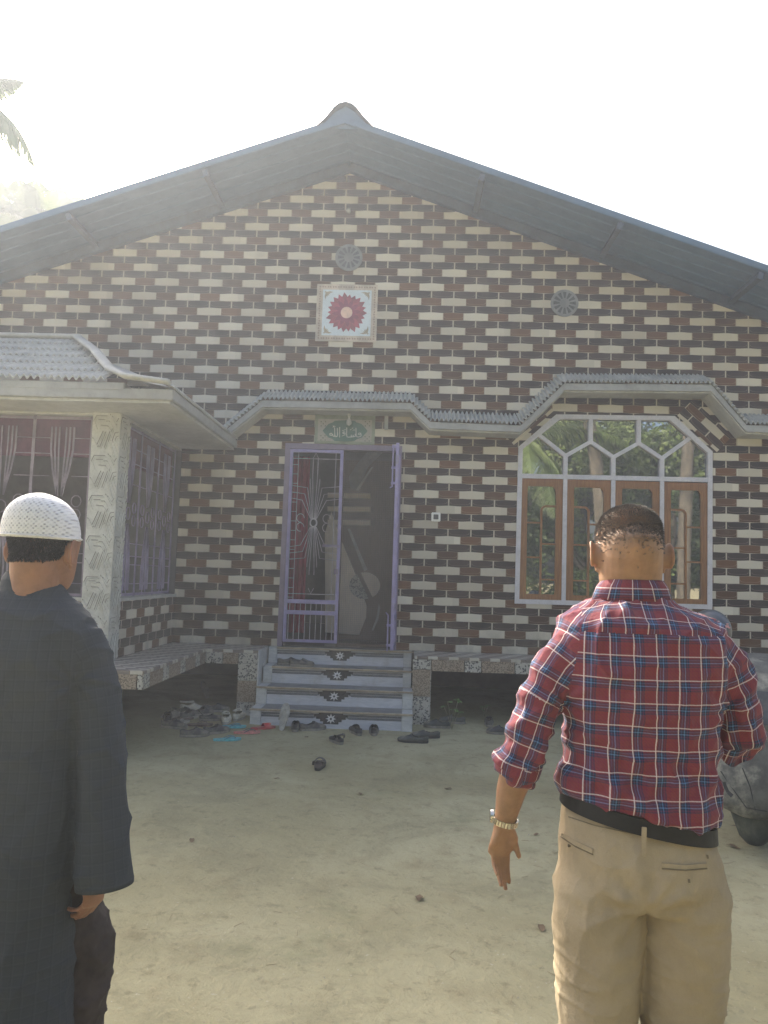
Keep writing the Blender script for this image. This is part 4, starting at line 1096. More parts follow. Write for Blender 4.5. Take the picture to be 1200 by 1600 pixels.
        if n.y<0: d-=.003*math.exp(-((co.z-seam)/.004)**2)
        return d
    displace(sm,shirt_d)
    global arm_r
    shl=la[0]; shr=ra[0]
    arm_r=[lambda s,c:(.10 if c.x<pl(872,1086,Y).x+max(-.02,(c.z-pl(0,1086,Y).z))*.18 else 0),
           lambda s,c:(.10 if c.x>pl(1127,1086,Y).x-max(-.02,(c.z-pl(0,1086,Y).z))*.10 or c.y>Y+.19 else 0)]
    region_uv(sm,[la,ra],cxx,Y,seam)
    so=link('shirt',sm,body,[PM])
    # rolled cuff: doubled band
    def band(c,d,r0,r1,h,name,mat,uvk=.062,n=28,wob=.0):
        m=MB(); rings=[]; d=Vec(d).normalized(); rf=Vec((0,1,0)); rf=(rf-d*rf.dot(d)).normalized(); sd_=d.cross(rf)
        for t,r in ((-h/2,r0),(-h*.3,r0+.003),(h*.3,r1+.003),(h/2,r1),(h/2,r1-.005),(-h/2,r0-.006)):
            rings.append([Vec(c)+d*(t+wob*sin(3*a))+sd_*(r*cos(a))+rf*(r*sin(a)) for a in [2*PI*j/n for j in range(n)]])
        rings.append(rings[0]); m.loft(rings,cap=False)
        def uv(co,nn):
            q=co-Vec(c); return (math.atan2(q.dot(sd_),-q.dot(rf))*uvk,q.dot(d)+.013)
        return m.build(name,mat,so if mat is PM else body,smooth=True,uv=uv)
    band(pl(809,1197,Y,0),cuffd+Vec((.10,0,0)),.055,.053,.045,'rolled_cuff',PM,wob=.0035)
    # collar
    m=MB(); rings=[]
    for (py,xl,xr,rf_,rb_,dy,o) in ((936,937,1043,.056,.066,.022,0),(918,942,1040,.055,.066,.024,.0),(906,947,1038,.053,.062,.028,0),(906,944,1041,.055,.066,.028,0),(916,936,1047,.061,.072,.024,0),(938,927,1053,.068,.078,.02,0)):
        rings.append([p+Vec((0,0,-.10*max(0,p.y-Y))) for p in pxrings(Y,[(py,xl,xr,rf_,rb_,dy)],48,p=.95)[0]])
    m.loft(rings,cap=False); cX=pl(990,930,Y).x
    col=m.build('collar',PM,so,smooth=True,uv=lambda co,n:(math.atan2(co.x-cX,-(co.y-Y-.02))*.078+.02,co.z+.008))
    mod=col.modifiers.new('th','SOLIDIFY'); mod.thickness=.0015
    # trousers
    K=MB(); K.loft(pxrings(Y,[(1272,884,1112,.142,.118,0,.19),(1292,877,1112,.148,.128,0,.16),(1330,873.5,1122,.150,.140,0,.03),(1372,873,1127,.142,.142),(1398,876,1127,.125,.125),(1406,880,1124,.09,.09)]))
    for sg in (-1,1): K.limb([(p,a+.019,b+.022) for p,a,b in leg(sg)][:6]+[(Vec((cx+sg*.103,Y-.005,.06)),.075,.085)],24,rnd=False)
    km=remeshed(K,'trousers',.0052,7,.6); fk=folds(.55,11)
    cr=pl(987,1395,Y)
    def kd(co,n):
        d=fk(co,n)*.8
        if n.y<.2:
            e=co.x-cr.x; d-=.010*math.exp(-(e/.010)**2)*max(0,min(1,(pl(0,1330,Y).z-co.z)/.05)) if co.z>cr.z-.02 else 0   # seat seam
            for sx in (-1,1):
                q=Vec((co.x-cr.x,co.z-cr.z)); a=math.atan2(q.y,sx*q.x); L_=q.length
                if L_<.26: d+=.0048*min(1,(L_/.07)**2)*math.exp(-(L_/.15)**2)*sin(a*8+sx+2.5*noise.noise(co*8))
            d+=.0035*max(0,1-abs(noise.noise(Vec((co.x*7,co.y*7,co.z*20+3*co.x)))*2.2))**4*max(0,min(1,(cr.z+.05-co.z)/.1))
        return d
    displace(km,kd); tr=link('trousers',km,body,[KM])
    # belt following the tilted waist
    bt=MB(); rings=[]
    def waist(py,g,tilt=.19): return pxrings(Y,[(py,881-g,1113+g*.6,.150+g*.0016,.128+g*.0016,0,tilt)],60)[0]
    a=waist(1258,3);b=waist(1282,5);c_=waist(1282,0);d_=waist(1258,0)
    bt.loft([a,b,c_,d_,a],cap=False); bt.build('belt',worn('black_leather',(.010,.010,.011),.5,spec=.25),body,smooth=40)
    bv=BVHTree.FromPolygons([v.co+base for v in km.vertices],[p.vertices for p in km.polygons])
    def onto(px,py,lift=.001):
        r=ray(px,py).normalized(); h=bv.ray_cast(CAMP,r); 
        return (h[0]-r*lift) if h[0] is not None else pl(px,py,Y,-.12)
    def strip(pts,w,name,mat,t=.004,par=tr,n=6):
        m=MB(); P=[]
        for (a,b) in zip(pts,pts[1:]): P+= [(lerp(a[0],b[0],k/n),lerp(a[1],b[1],k/n)) for k in range(n)]
        P.append(pts[-1]); Q=[onto(x,y,t*.3) for x,y in P]
        for a,b in zip(Q,Q[1:]): m.bar(a,b+(b-a)*.08,w,t,upv=(0,-1,0))
        return m.build(name,mat,par)
    dk=worn('khaki_seam',(.15,.12,.08),.9)
    strip([(876,1302),(900,1318),(926,1330)],.010,'pocket_welt',KM,.003); strip([(876,1307),(900,1323),(926,1335)],.0022,'pocket_slit',dk,.0035)
    strip([(1034,1352),(1070,1355),(1104,1352)],.010,'pocket_welt',KM,.003); strip([(1034,1357),(1070,1360),(1104,1357)],.0022,'pocket_slit',dk,.0035)
    strip([(890,1320),(890,1323)],.009,'button',dk,.005); strip([(1076,1374),(1077,1379)],.004,'button',dk,.004); strip([(1105,1336),(1106,1341)],.004,'button',dk,.004)
    m=MB(); x=977.5
    strip([(888,1276),(930,1290),(977,1300),(1040,1313),(1104,1322)],.0016,'waistband_seam',dk,.0025)
    p0=pl(978,1262,Y,-.146); p1=pl(976,1303,Y,-.150); m.bar(p0,p1,.011,.004,upv=(0,-1,0)); m.build('belt_loop',KM,tr,bevel=.001)
    p0=pl(1107,1285,Y,-.03); p1=pl(1108,1308,Y,-.03); m=MB(); m.bar(p0,p1,.011,.004,upv=(1,-.4,0)); m.build('belt_loop',KM,tr,bevel=.001)
    # steel watch
    w0=pl(791.5,1287,Y,.026); wd=(fa[-1]-fa[-2]).normalized(); st=worn('polished_steel',(.62,.58,.50),.22,metal=1,ns=40,amt=.1,bump=.02)
    rf=Vec((0,1,0)); rf=(rf-wd*rf.dot(wd)).normalized(); sd_=wd.cross(rf); m=MB()
    for j in range(26):
        a=2*PI*(j+.5)/26; ra_=.0305; rb_=.0265; c=w0+sd_*(ra_*cos(a))+rf*(rb_*sin(a)); tg=(sd_*(-ra_*sin(a))+rf*(rb_*cos(a))).normalized(); nn=tg.cross(wd)
        c2=c+wd*(.012*cos(a)*0)
        m.bar(c2-tg*.0031,c2+tg*.0031,.015,.0035,upv=nn)
    wt=m.build('watch',st,body,bevel=.0008); wt['label']='steel bracelet watch'
    m=MB(); cc=w0-Vec((.033,0,0))+wd*-.004+rf*.012; m.limb([(cc+Vec((.004,0,0)),.017),(cc-Vec((.004,0,0)),.016)],20,ref=wd,rnd=False); m.build('watch_case',st,wt,smooth=40)
    for sg in (-1,1): shoe_simple(body,cx+sg*.103,Y-.02,0)
man_plaid()
# ----------------------------------------------------------------- man in the long robe and white cap
def man_robe():
    Y=-6.6; base=pl(50,1300,Y); base.z=0; yw=R(-13)
    torso=[(908,10,92,.058,.066,.02,.18),(922,4,104,.068,.075,.015,.12),(938,-18,120,.08,.09,.01,.06),(956,-40,138,.095,.105),(985,-56,154,.115,.12),(1020,-60,152,.13,.13),(1070,-56,140,.14,.13),(1150,-54,134,.15,.125),(1240,-56,134,.155,.13),(1330,-60,132,.155,.14),(1400,-62,124,.155,.14),(1500,-64,120,.16,.145)]
    sl=[pl(128,992,Y),pl(146,1030,Y,-.005),pl(156,1100,Y,-.01),pl(164,1180,Y,-.02),pl(169,1280,Y,-.03),pl(173,1366,Y,-.04)]
    sr=[.054,.054,.058,.062,.066,.067]
    sl2=[Vec((2*pl(46,1000,Y).x-p.x,p.y,p.z)) for p in sl]
    B=MB(); B.loft(pxrings(Y,[(924,30,80,.045,.05,.015)]+torso[3:],shrink=.032))
    for A in (sl,sl2): B.limb([(p,r*.75) for p,r in zip(A,(.046,.050,.050,.046,.042,.034))],14)
    wr=pl(168,1349,Y,-.04); B.limb([(sl[4],.03),(wr,.025)],12)
    hand(B,wr,(-.20,.0,-.98),(-.80,.30,.0),(-.25,.95,0),[(.45,.5,.25),(.5,.5,.25),(.55,.5,.3),(.62,.5,.3)],spread=.02,thumb=(.9,.35),k=.9,wr=.025,tb=(.2,.2))
    wl=sl2[5]+Vec((.0,.02,-.03)); B.limb([(sl2[4],.03),(wl,.025)],12)
    hand(B,wl,(.1,.2,-1),(1,0,0),(0,1,0),[(.3,.4,.3)]*4,spread=.05,thumb=(.8,.5),k=.9)
    cx=pl(35,1400,Y).x
    def rleg(sg):
        f=.10 if sg>0 else -.05; o=lambda a: Vec((cx+sg*a,0,0))
        return [((cx+sg*.068,Y,.84),.050,.08),((cx+sg*(.092 if sg>0 else .08),Y+f*.4,.67),.058,.07),((cx+sg*(.138 if sg>0 else .10),Y+f*.8,.50),.056,.06),((cx+sg*.12,Y+f*.5,.28),.048,.052),((cx+sg*.09,Y+f*.2,.09),.04,.045)]
    for sg in (-1,1):
        L_=rleg(sg); f=.10 if sg>0 else -.05; x0=cx+sg*.09
        B.limb([(Vec(p),a,b) for p,a,b in L_],14,rnd=False)
        B.limb([(Vec((x0,Y+f*.2-.03,.07)),.034,.036),(Vec((x0,Y+f*.2+.04,.05)),.038,.034),(Vec((x0,Y+f*.2+.13,.035)),.042,.022)],12,ref=(0,0,1))
    hb=pl(60,915,Y)
    F=head_parts(B,(hb.x+.004,Y+.005,pl(60,922,Y).z),h=.226,yaw=yw,pitch=R(-4),wk=1.03)
    B.limb([(pl(52,930,Y,.0),.064,.07),(pl(56,905,Y,-.006),.060,.064),(pl(60,880,Y,-.01),.062,.072),(pl(62,860,Y,.0),.060,.07)],22)
    me=remeshed(B,'person',.0045,3); body=link('person',me); body.location=base; me.transform(Matrix.Translation(-base)); me.materials.append(smat('tan_skin',(.27,.135,.08)))
    tag(body,'man seen from behind in a long slate robe and white knitted skullcap','person')
    hm=hairmat('black_hair',(.022,.019,.018))
    zt=pl(60,832,Y).z; zlo=pl(60,876,Y).z; hx=pl(63,850,Y).x
    def ins(c,n):
        if c.z>zt+.03 or c.z<zlo-.004: return False
        if (c-Vec((hx,Y,c.z))).length>.115: return False
        fwd_=(Matrix.Rotation(-yw,3,'Z')@(c-Vec((hx,Y,c.z))))
        if fwd_.y>.03: return False
        if abs(fwd_.x)>.083: return False
        side=abs(fwd_.x)/.075
        lim=zlo+.012*max(0,side-.75)*4
        if fwd_.y>-.005 and c.z<zlo+.045: return False
        return c.z>lim+random.uniform(-.003,.004)
    scalp_hair(body,'hair',F,ins,17000,.009,hm,dirn=(0,0,-1.5),wd=.0013)
    # robe
    S=MB(); rb=torso+[(1600,-72,122,.17,.155),(1760,-80,126,.18,.165)]
    S.loft(pxrings(Y,rb)); 
    for A in (sl,sl2): S.limb([(p,r,r*1.05) for p,r in zip(A,sr)],20,rnd=False)
    sm=remeshed(S,'robe',.0058,9,.6); fd=folds(.75,21); ax=pl(132,1060,Y)
    def rd(co,n):
        d=fd(co,n); e=co.x-(ax.x-.004); 
        d+=.0035*sin(co.x*48+2.5*noise.noise(co*3))*max(0,min(1,(pl(0,1040,Y).z-co.z)/.4))
        r=Vec((co.x-ax.x,0,co.z-ax.z)); L_=r.length
        if L_<.2: d+=.003*math.exp(-(L_/.1)**2)*sin(math.atan2(r.z,r.x)*8)
        return d
    displace(sm,rd)
    global arm_r
    arm_r=[lambda s,c:(.11 if c.x>ax.x-.004+max(0,(c.z-ax.z))*.05 else 0),lambda s,c:(.11 if c.x<2*pl(46,1000,Y).x-ax.x else 0)]
    region_uv(sm,[sl,sl2],pl(46,1100,Y).x,Y); so=link('robe',sm,body,[RM])
    # sleeve opening cuffs
    for A in (sl,sl2):
        c=A[-1]; d=(A[-1]-A[-2]).normalized(); rf=Vec((0,1,0)); rf=(rf-d*rf.dot(d)).normalized(); s_=d.cross(rf); m=MB(); rings=[]
        for t,r in ((-.02,.0655),(.002,.069),(.012,.0685),(.012,.062),(-.02,.060)): rings.append([c+d*t+s_*(r*cos(a))+rf*(r*1.05*sin(a)) for a in [2*PI*j/32 for j in range(32)]])
        m.loft(rings+[rings[0]],cap=False); m.build('sleeve_hem',RM,so,smooth=True,uv=lambda co,nn:(co.x,co.z))
        m=MB(); m.loft([[c+d*.0125+s_*(.060*cos(a))+rf*(.063*sin(a)) for a in [2*PI*j/24 for j in range(24)]],[c+d*.009+s_*(.060*cos(a))+rf*(.063*sin(a)) for a in [2*PI*j/24 for j in range(24)]]]); m.build('sleeve_shade_disc',worn('painted_sleeve_shade',(.02,.022,.028),.9),so)  # dark disc plugs the sleeve mouth, painting the shade inside
    # stand collar
    m=MB(); rings=[]
    for (py,xl,xr,a,b,dy,tl) in ((926,6,102,.070,.076,.012,.15),(912,10,93,.060,.068,.012,.2),(901,14,86,.055,.064,.012,.2),(901,11,89,.058,.068,.012,.2),(913,5,98,.065,.073,.012,.2),(928,1,106,.073,.08,.012,.15)): rings.append(pxrings(Y,[(py,xl,xr,a,b,dy,tl)],44)[0])
    m.loft(rings,cap=False); m.build('collar',RM,so,smooth=True,uv=lambda co,nn:(co.x+.006,co.z))
    # trousers below the robe
    K=MB()
    for sg in (-1,1): K.limb([(Vec(p),a+.017,b+.02) for p,a,b in rleg(sg)][:4]+[(Vec(rleg(sg)[4][0]),.062,.07)],20,rnd=False)
    km=remeshed(K,'trousers',.007,4); displace(km,folds(1.2,5)); link('trousers',km,body,[worn('dark_brown_cotton',(.035,.026,.024),.9)])
    # knitted cap
    def capm():
        m=M('white_knit',(.7,.7,.7),.9); x,y,z=m.xyz('Object')
        ang=m.mix(0,(0,0,0),(0,0,0)); 
        a=(x*560.).sn(); b=(z*560.).sn(); hole=(a*b).sm(-.2,.9)
        dia=((((x*26.)+(z*26.)).fr()-.5).ab()-.25); dib=((((x*26.)-(z*26.)).fr()-.5).ab()-.25)
        blk=(dia*dib).gt(0.)
        hz=m.noise(20,3,.5).sm(.3,.7)
        k=hole*(blk*.6+.3)+((z-.5)*0)
        c=m.mix(k,(.70,.70,.71),(.40,.40,.44)); m.set('Base Color',c); m.bump(k,.8,.003); return m.m
    C=MB(); rows=[(842,7.5,120.5,.100,.103),(838,6.5,121.5,.102,.105),(826,8,121,.101,.104),(812,10,119,.098,.101),(798,16,114,.092,.095),(786,26,104,.080,.083),(777,40,91,.06,.062),(772,53,78,.032,.034),(770.5,62,70,.01,.01)]
    C.loft(pxrings(Y,[r+(.002,.03) for r in rows],56,p=1.0),cap=False); 
    inn=pxrings(Y,[r+(.002,.03) for r in rows[:4]],56,shrink=.004,p=1.0); C.loft(inn,cap=False)
    cp=C.build('cap',capm(),body,smooth=True); mod=cp.modifiers.new('sub','SUBSURF'); mod.levels=1; mod.render_levels=1
    C=MB(); r0=pxrings(Y,[(839,6.2,121.8,.1025,.1055,.002,.03)],56,p=1)[0]; C.tube(r0+[r0[0]],.0028,6); C.build('cap_rim',worn('cap_edge_yarn',(.68,.68,.68),.9),cp,smooth=True)
    for sg in (-1,1): shoe_simple(body,cx+sg*.09,Y+(.02 if sg>0 else -.01),0)
man_robe()
# ================================================================= footwear
def sole_outline(L,W,n=28,toe=1.0):
    o=[]
    for j in range(n):
        a=2*PI*j/n; y=-cos(a)*L/2; x=sin(a); t=(y/L+.5)
        w=W/2*(.74+.26*math.sin(min(1,max(0,(t-.25)/.55))*PI/2) if t>.25 else .74)
        w*= (1-.10*math.exp(-((t-.40)/.12)**2)); o.append((math.copysign(abs(x)**.75,x)*w,y))
    return o
def loft_out(mb,ol,z0,z1,k0=1,k1=1,curl=0):
    f=lambda y:curl*max(0,(y/.13))**2 if y>0 else 0
    mb.loft([[Vec((x*k0,y*k0,z0+f(y))) for x,y in ol],[Vec((x*k1,y*k1,z1+f(y))) for x,y in ol]])
def make_shoe(mat,sole,L=.27,W=.10,lace=False,hgt=.075,rim=None,lin=None,strap=False,kind='shoe'):
    e=empty(kind,(0,0,0)); ol=sole_outline(L,W)
    m=MB(); loft_out(m,ol,0,.022,.97,1.0,.006); m.build('sole',sole,e,smooth=50,local=True,bevel=0)
    m=MB(); loft_out(m,ol,.0225,.026,.93,.93,.006); m.build('insole',lin or T['black'],e,local=True)
    # upper
    m=MB(); ns,nt_=22,18; rows=[]; open_s=.56
    for i in range(ns+1):
        s=i/ns; y=lerp(-L/2+.002,L/2-.004,s); t=s
        w=W/2*(.74+.26*math.sin(min(1,max(0,(t-.25)/.55))*PI/2) if t>.25 else .74)*(1-.10*math.exp(-((t-.40)/.12)**2))
        w*=max(.03,1-abs(2*s-1)**5)**.5*.99
        kp=[(0,.70),(.05,1.0),(.12,.92),(.28,.66),(.40,.80),(.50,.98),(.62,.72),(.78,.50),(.92,.42),(1.,.20)]
        for (sa,ha),(sb,hb) in zip(kp,kp[1:]):
            if sa<=s<=sb: h=hgt*lerp(ha,hb,(s-sa)/(sb-sa)); break
        cl=0 if s<.04 else (1 if s<open_s-.10 else max(0,(open_s-s)/.10))
        row=[]
        for j in range(nt_+1):
            a=PI*j/nt_; c_=cos(a); sn=sin(a)
            z=.022+h*sn**.62; x=w*math.copysign(abs(c_)**.72,c_)*(1-.18*sn)
            row.append(Vec((x,y,z)))
        rows.append((row,cl,h))
    vs=[];fs=[]
    for r,_,_ in rows: vs+=r
    for i in range(ns):
        for j in range(nt_):
            c0=max(rows[i][1],rows[i+1][1]); a=(j+.5)/nt_
            if c0>0 and abs(a-.5)<.33*min(1,c0*1.2): continue
            if i==0 and False: continue
            o=i*(nt_+1)+j; fs.append((o,o+1,o+nt_+2,o+nt_+1))
    fs.append(tuple(range(nt_+1)))
    m.add(vs,fs); u=m.build('upper',mat,e,smooth=60,local=True)
    md=u.modifiers.new('t','SOLIDIFY'); md.thickness=.004; md=u.modifiers.new('s','SUBSURF'); md.levels=1; md.render_levels=1
    if lace:
        m=MB()
        for k in range(4): y=.005+k*.016; zz=.022+hgt-.013-k*.008; m.tube([Vec((-.022,y-.004,zz-.004)),Vec((0,y,zz+.002)),Vec((.022,y-.004,zz-.004))],.0022,5)
        m.build('lace',T['motif_d'],e,local=True)
    if rim:
        m=MB(); pts=[]
        for k in range(21):
            a=2*PI*k/20; pts.append(Vec((sin(a)*.033,-.055-cos(a)*.068,.018+hgt-.004+.004*cos(2*a))))
        m.tube(pts,.006,6); m.build('collar_rim',rim,e,smooth=True,local=True)
    if strap:
        m=MB(); m.limb([(Vec((-.036,-.075,.05)),.010,.003),(Vec((-.028,-.11,.085)),.010,.003),(Vec((0,-.128,.095)),.010,.003),(Vec((.028,-.11,.085)),.010,.003),(Vec((.036,-.075,.05)),.010,.003)],8,ref=(0,1,0),rnd=False); m.build('strap',mat,e,smooth=True,local=True)
    return e
def make_flip(smat_,stmat,L=.25,W=.095,kind='flip_flop',band=False):
    e=empty(kind,(0,0,0)); ol=sole_outline(L,W); m=MB(); loft_out(m,ol,0,.017,.98,1,.004); m.build('sole',smat_,e,smooth=50,local=True)
    if band:
        m=MB(); rows=[]
        for y in (-.005,.02,.045,.065): rows.append([Vec((W*.5*cos(a)*1.02,y+.006*sin(a),.012+.042*sin(a))) for a in [PI*j/12 for j in range(13)]])
        m.loft(rows,cap=False,closed=False); u=m.build('strap',stmat,e,smooth=True,local=True); md=u.modifiers.new('t','SOLIDIFY'); md.thickness=.004
    else:
        m=MB()
        for s in (-1,1):
            m.limb([(Vec((0,.075,.018)),.005,.003),(Vec((s*.012,.06,.034)),.006,.0025),(Vec((s*.032,.02,.038)),.0085,.0025),(Vec((s*W*.44,-.03,.016)),.008,.0025)],8,ref=(0,0,1))
        m.build('strap',stmat,e,smooth=True,local=True)
    return e
def make_sandal(m1,L=.25,W=.095):
    e=empty('sandal',(0,0,0)); ol=sole_outline(L,W); m=MB(); loft_out(m,ol,0,.024,.96,1,.004); m.build('sole',T['black'],e,smooth=50,local=True)
    m=MB(); loft_out(m,ol,.0243,.027,.9,.9,.004); m.build('insole',worn('brown_insole',(.09,.07,.055),.8),e,local=True)
    for y0,y1,h in ((.03,.06,.045),(-.01,.015,.055)):
        m=MB(); rows=[[Vec((W*.49*cos(a),y,.02+h*sin(a))) for a in [PI*j/12 for j in range(13)]] for y in (y0,(y0+y1)/2,y1)]
        m.loft(rows,cap=False,closed=False); u=m.build('strap',m1,e,smooth=True,local=True); md=u.modifiers.new('t','SOLIDIFY'); md.thickness=.004
    m=MB(); pts=[Vec((W*.42*cos(a),-.06-.058*abs(sin(a))*1.0,.03+.05*sin(a)**.6)) for a in [PI*j/12 for j in range(13)]]
    m.limb([(p,.009,.0025) for p in pts],8,ref=(0,0,1),rnd=False); m.build('strap',m1,e,smooth=True,local=True); return e
def dup(root,data=True):
    r=root.copy(); COL.objects.link(r)
    for ch in list(root.children):
        c=ch.copy(); COL.objects.link(c); c.parent=r
    return r
def wm(n,c,r=.7): return worn(n,c,r,ns=18,amt=.25,dirt=(.22,.20,.15),bs=120)
dk=wm('dusty_black_leather',(.042,.042,.044),.45); dk2=wm('dusty_charcoal_suede',(.075,.072,.07),.8); gn=wm('olive_black_leather',(.04,.05,.045),.5)
kh=wm('cream_canvas',(.60,.57,.47),.9); gs=wm('grey_foam',(.36,.35,.31),.9); br=wm('brown_leather',(.10,.06,.045),.7); sol=wm('dusty_rubber_sole',(.22,.21,.18),.85)
tq=wm('turquoise_foam',(.10,.45,.50),.6); ck=wm('coral_foam',(.62,.22,.19),.6); rd=wm('red_foam',(.45,.04,.045),.55); gy=wm('slate_strap',(.09,.09,.11),.6)
K={}
K['shoe']=make_shoe(dk,sol); K['lace']=make_shoe(dk2,sol,lace=True); K['loafer']=make_shoe(gn,T['black'],L=.29,hgt=.062); K['lacegreen']=make_shoe(gn,sol,L=.28,lace=True)
K['cream']=make_shoe(kh,gs,L=.25,W=.105,hgt=.085,rim=kh,lin=T['black'],kind='slip_on_shoe'); K['strap']=make_shoe(dk,sol,L=.24,hgt=.05,strap=True,kind='sandal')
K['tq']=make_flip(tq,wm('deep_teal_strap',(.04,.22,.28),.5)); K['coral']=make_flip(ck,gy); K['red']=make_flip(rd,rd,band=True,kind='slide_sandal'); K['brown']=make_flip(br,br); K['sandal']=make_sandal(dk2); K['grey']=make_flip(gs,gs,kind='slipper',L=.27,W=.10)
used=set()
GRP='footwear left in front of the steps'
def put(kind,px,py,head,label,cat='shoe',z=None,rx=0,ry=0,s=1,Y=None,loc=None):
    p=K[kind]; o=p if kind not in used else dup(p); used.add(kind)
    if loc is None:
        q=atz(px,py,0 if z is None else z)
        if z is None:
            for _ in range(4): q=atz(px,py,gz(q.x,q.y))
            q.z=gz(q.x,q.y)+.001
    else: q=Vec(loc)
    o.location=q; o.rotation_euler=(R(rx),R(ry),R(head)); o.scale=(s,s,s); tag(o,label,cat,GRP); return o
for a in (
 ('lace',304,1151,-72,'dark lace-up shoe pointing right, leftmost in front of the cream slip-ons'),
 ('shoe',338,1146,-50,'dusty black shoe right behind the nearest turquoise flip-flop'),
 ('tq',355,1157,-72,'turquoise flip-flop nearest the camera, in front of the coral one','flip-flop'),
 ('tq',364,1137,-80,'turquoise flip-flop just in front of the cream slip-ons','flip-flop'),
 ('coral',386,1146,-74,'coral flip-flop with a slate strap beside the turquoise pair','flip-flop'),
 ('red',411,1139,-60,'red slide sandal at the left foot of the steps','sandal'),
 ('cream',353,1129,8,'cream slip-on shoe, left one of the pair by the pebbled pillar','shoe'),
 ('cream',373,1124,-8,'cream slip-on shoe, right one of the pair, touching the steps','shoe'),
 ('brown',312,1134,-78,'flat brown flip-flop on the dirt left of the cream slip-ons','flip-flop'),
 ('shoe',462,1140,4,'black shoe with its heel to the camera just right of the upright slipper'),
 ('lace',489,1141,-62,'dark lace-up shoe toe to the right at the foot of the steps'),
 ('strap',526,1160,28,'black closed sandal with heel strap, set forward of the steps','sandal'),
 ('lace',556,1146,22,'dark lace-up shoe turned left, paired with a straight one by the lowest step'),
 ('shoe',584,1146,3,'black shoe pointing straight at the lowest step, right of its turned mate'),
 ('sandal',499,1199,-2,'lone black open sandal lying farthest from the steps','sandal'),
 ('loafer',645,1160,84,'long greenish black loafer nearest the camera by the right pillar'),
 ('loafer',664,1153,96,'greenish black loafer tucked behind its mate near the right pillar'),
 ('lacegreen',683,1137,86,'dark green lace-up shoe side-on beside the right seedling'),
 ('lacegreen',706,1130,80,'dark green lace-up shoe half hidden behind its mate and a seedling stalk'),
 ('lace',764,1133,-6,'dark lace-up shoe standing under the right ledge, toe to the house'),
 ('shoe',781,1147,82,'black shoe side-on next to the plaid sleeve'),
 ('lace',316,1118,-40,'dusty lace-up shoe in the shade under the left ledge'),
 ('shoe',338,1112,-75,'black shoe in the dark under the ledge behind the cream slip-ons'),
 ('brown',283,1125,-60,'worn brown flip-flop in the dusty heap at the left','flip-flop'),
 ('shoe',272,1138,-100,'dusty shoe on the edge of the heap at the far left'),
 ('shoe',262,1126,20,'dusty black shoe at the back left corner of the footwear heap'),
 ('cream',300,1112,-70,'pale dusty slip-on lying sideways deep under the left ledge'),
 ('loafer',286,1116,-95,'dusty loafer on the back of the heap under the left ledge'),
 ('grey',277,1131,-40,'grey slipper flat in the middle of the footwear heap','slipper'),
 ('strap',330,1126,-70,'black closed sandal between the heap and the cream slip-ons','sandal'),
 ('lace',295,1122,-20,'dusty lace-up shoe on top of the heap at the left'),
 ): put(*a)
z3=FL*.75
q=at(456,1036,-.26); put('shoe',0,0,-78,'black shoe on the top tread beside the wall','shoe',loc=(q.x-.03,-.215,z3+.001))
put('lace',0,0,-84,'black lace-up shoe nearer the edge of the top tread','shoe',loc=(at(472,1036,-.28).x,-.295,z3+.001))
q=at(445,1118,-.99); put('grey',0,0,-14,'grey slipper propped upright against the lowest step','slipper',loc=(q.x,-1.01,.12),rx=66)
q=atz(319,1100,0); put('grey',0,0,60,'grey slipper on edge in the dark under the left ledge','slipper',loc=(q.x,q.y,.14),rx=50,ry=20)
for k,o in K.items():
    if k not in used:
        for c in list(o.children): bpy.data.objects.remove(c)
        bpy.data.objects.remove(o)
# rag heap
m=MB(); rr=random.Random(4); q0=atz(285,1128,0)
vs=[];n=26
for j in range(n):
    for i in range(n):
        u=i/(n-1)*2-1;v=j/(n-1)*2-1; d=max(0,1-(u*u+v*v)); x=q0.x-.04+u*.19; y=q0.y+.05+v*.16
        vs.append((x,y,gz(x,y)-.006+d**.6*(.03+.05*abs(noise.noise(Vec((u*3,v*3,1))))+.025*abs(noise.noise(Vec((u*9,v*9,5)))))))
m.add(vs,[(j*n+i,j*n+i+1,(j+1)*n+i+1,(j+1)*n+i) for j in range(n-1) for i in range(n-1)])
tag(m.build('rag',wm('dusty_sacking',(.34,.31,.25),.95),smooth=True,fix=False),'crumpled dusty sacking under the footwear heap by the left ledge','rag')
# ================================================================= seedlings and litter
def leafquad(m,o,d,n,L,W):
    d=d.normalized(); s=d.cross(n).normalized(); m.add([o,o+d*L*.35+s*W*.5+n*.003,o+d*L*.75+s*W*.35,o+d*L,o+d*L*.75-s*W*.35,o+d*L*.35-s*W*.5+n*.003],[(0,1,2,3,4,5)])
leafm=M('fresh_leaf',(.10,.17,.045),.5); leafm.set('Base Color',leafm.mix(leafm.noise(8,3,.5),(.09,.16,.04),(.17,.26,.07))); leafm.b.inputs['Transmission Weight'].default_value=0
def seedling(px,py,h,label,lv,seed):
    r=random.Random(seed); q=atz(px,py,.0); q.z=gz(q.x,q.y); e=empty('seedling',q,label=label,cat='seedling',group='seedlings by the right pillar')
    m=MB(); tips=[]
    for k in range(lv):
        a=r.uniform(0,6.28); t=Vec((cos(a)*h*.28,sin(a)*h*.15,h*r.uniform(.55,1))); m.tube([q,q+t*.5+Vec((0,0,h*.05)),q+t],.0022,5); tips.append(q+t)
    m.build('stem',worn('straw_stem',(.22,.2,.12),.8),e)
    m=MB()
    for t in tips:
        for j in range(5):
            a=r.uniform(0,6.28); leafquad(m,t,Vec((cos(a),sin(a),r.uniform(-.3,.3))),Vec((0,-.3,1)),h*.13+.018,.022)
    m.build('foliage',leafm.m,e)
seedling(706,1142,.30,'thin bare-stemmed seedling in front of the dark green shoes',5,1)
seedling(757,1124,.13,'small leafy green seedling at the edge of the shade under the right ledge',4,3)
dl=worn('dry_leaf',(.16,.11,.06),.9); r=random.Random(9)
proto=None
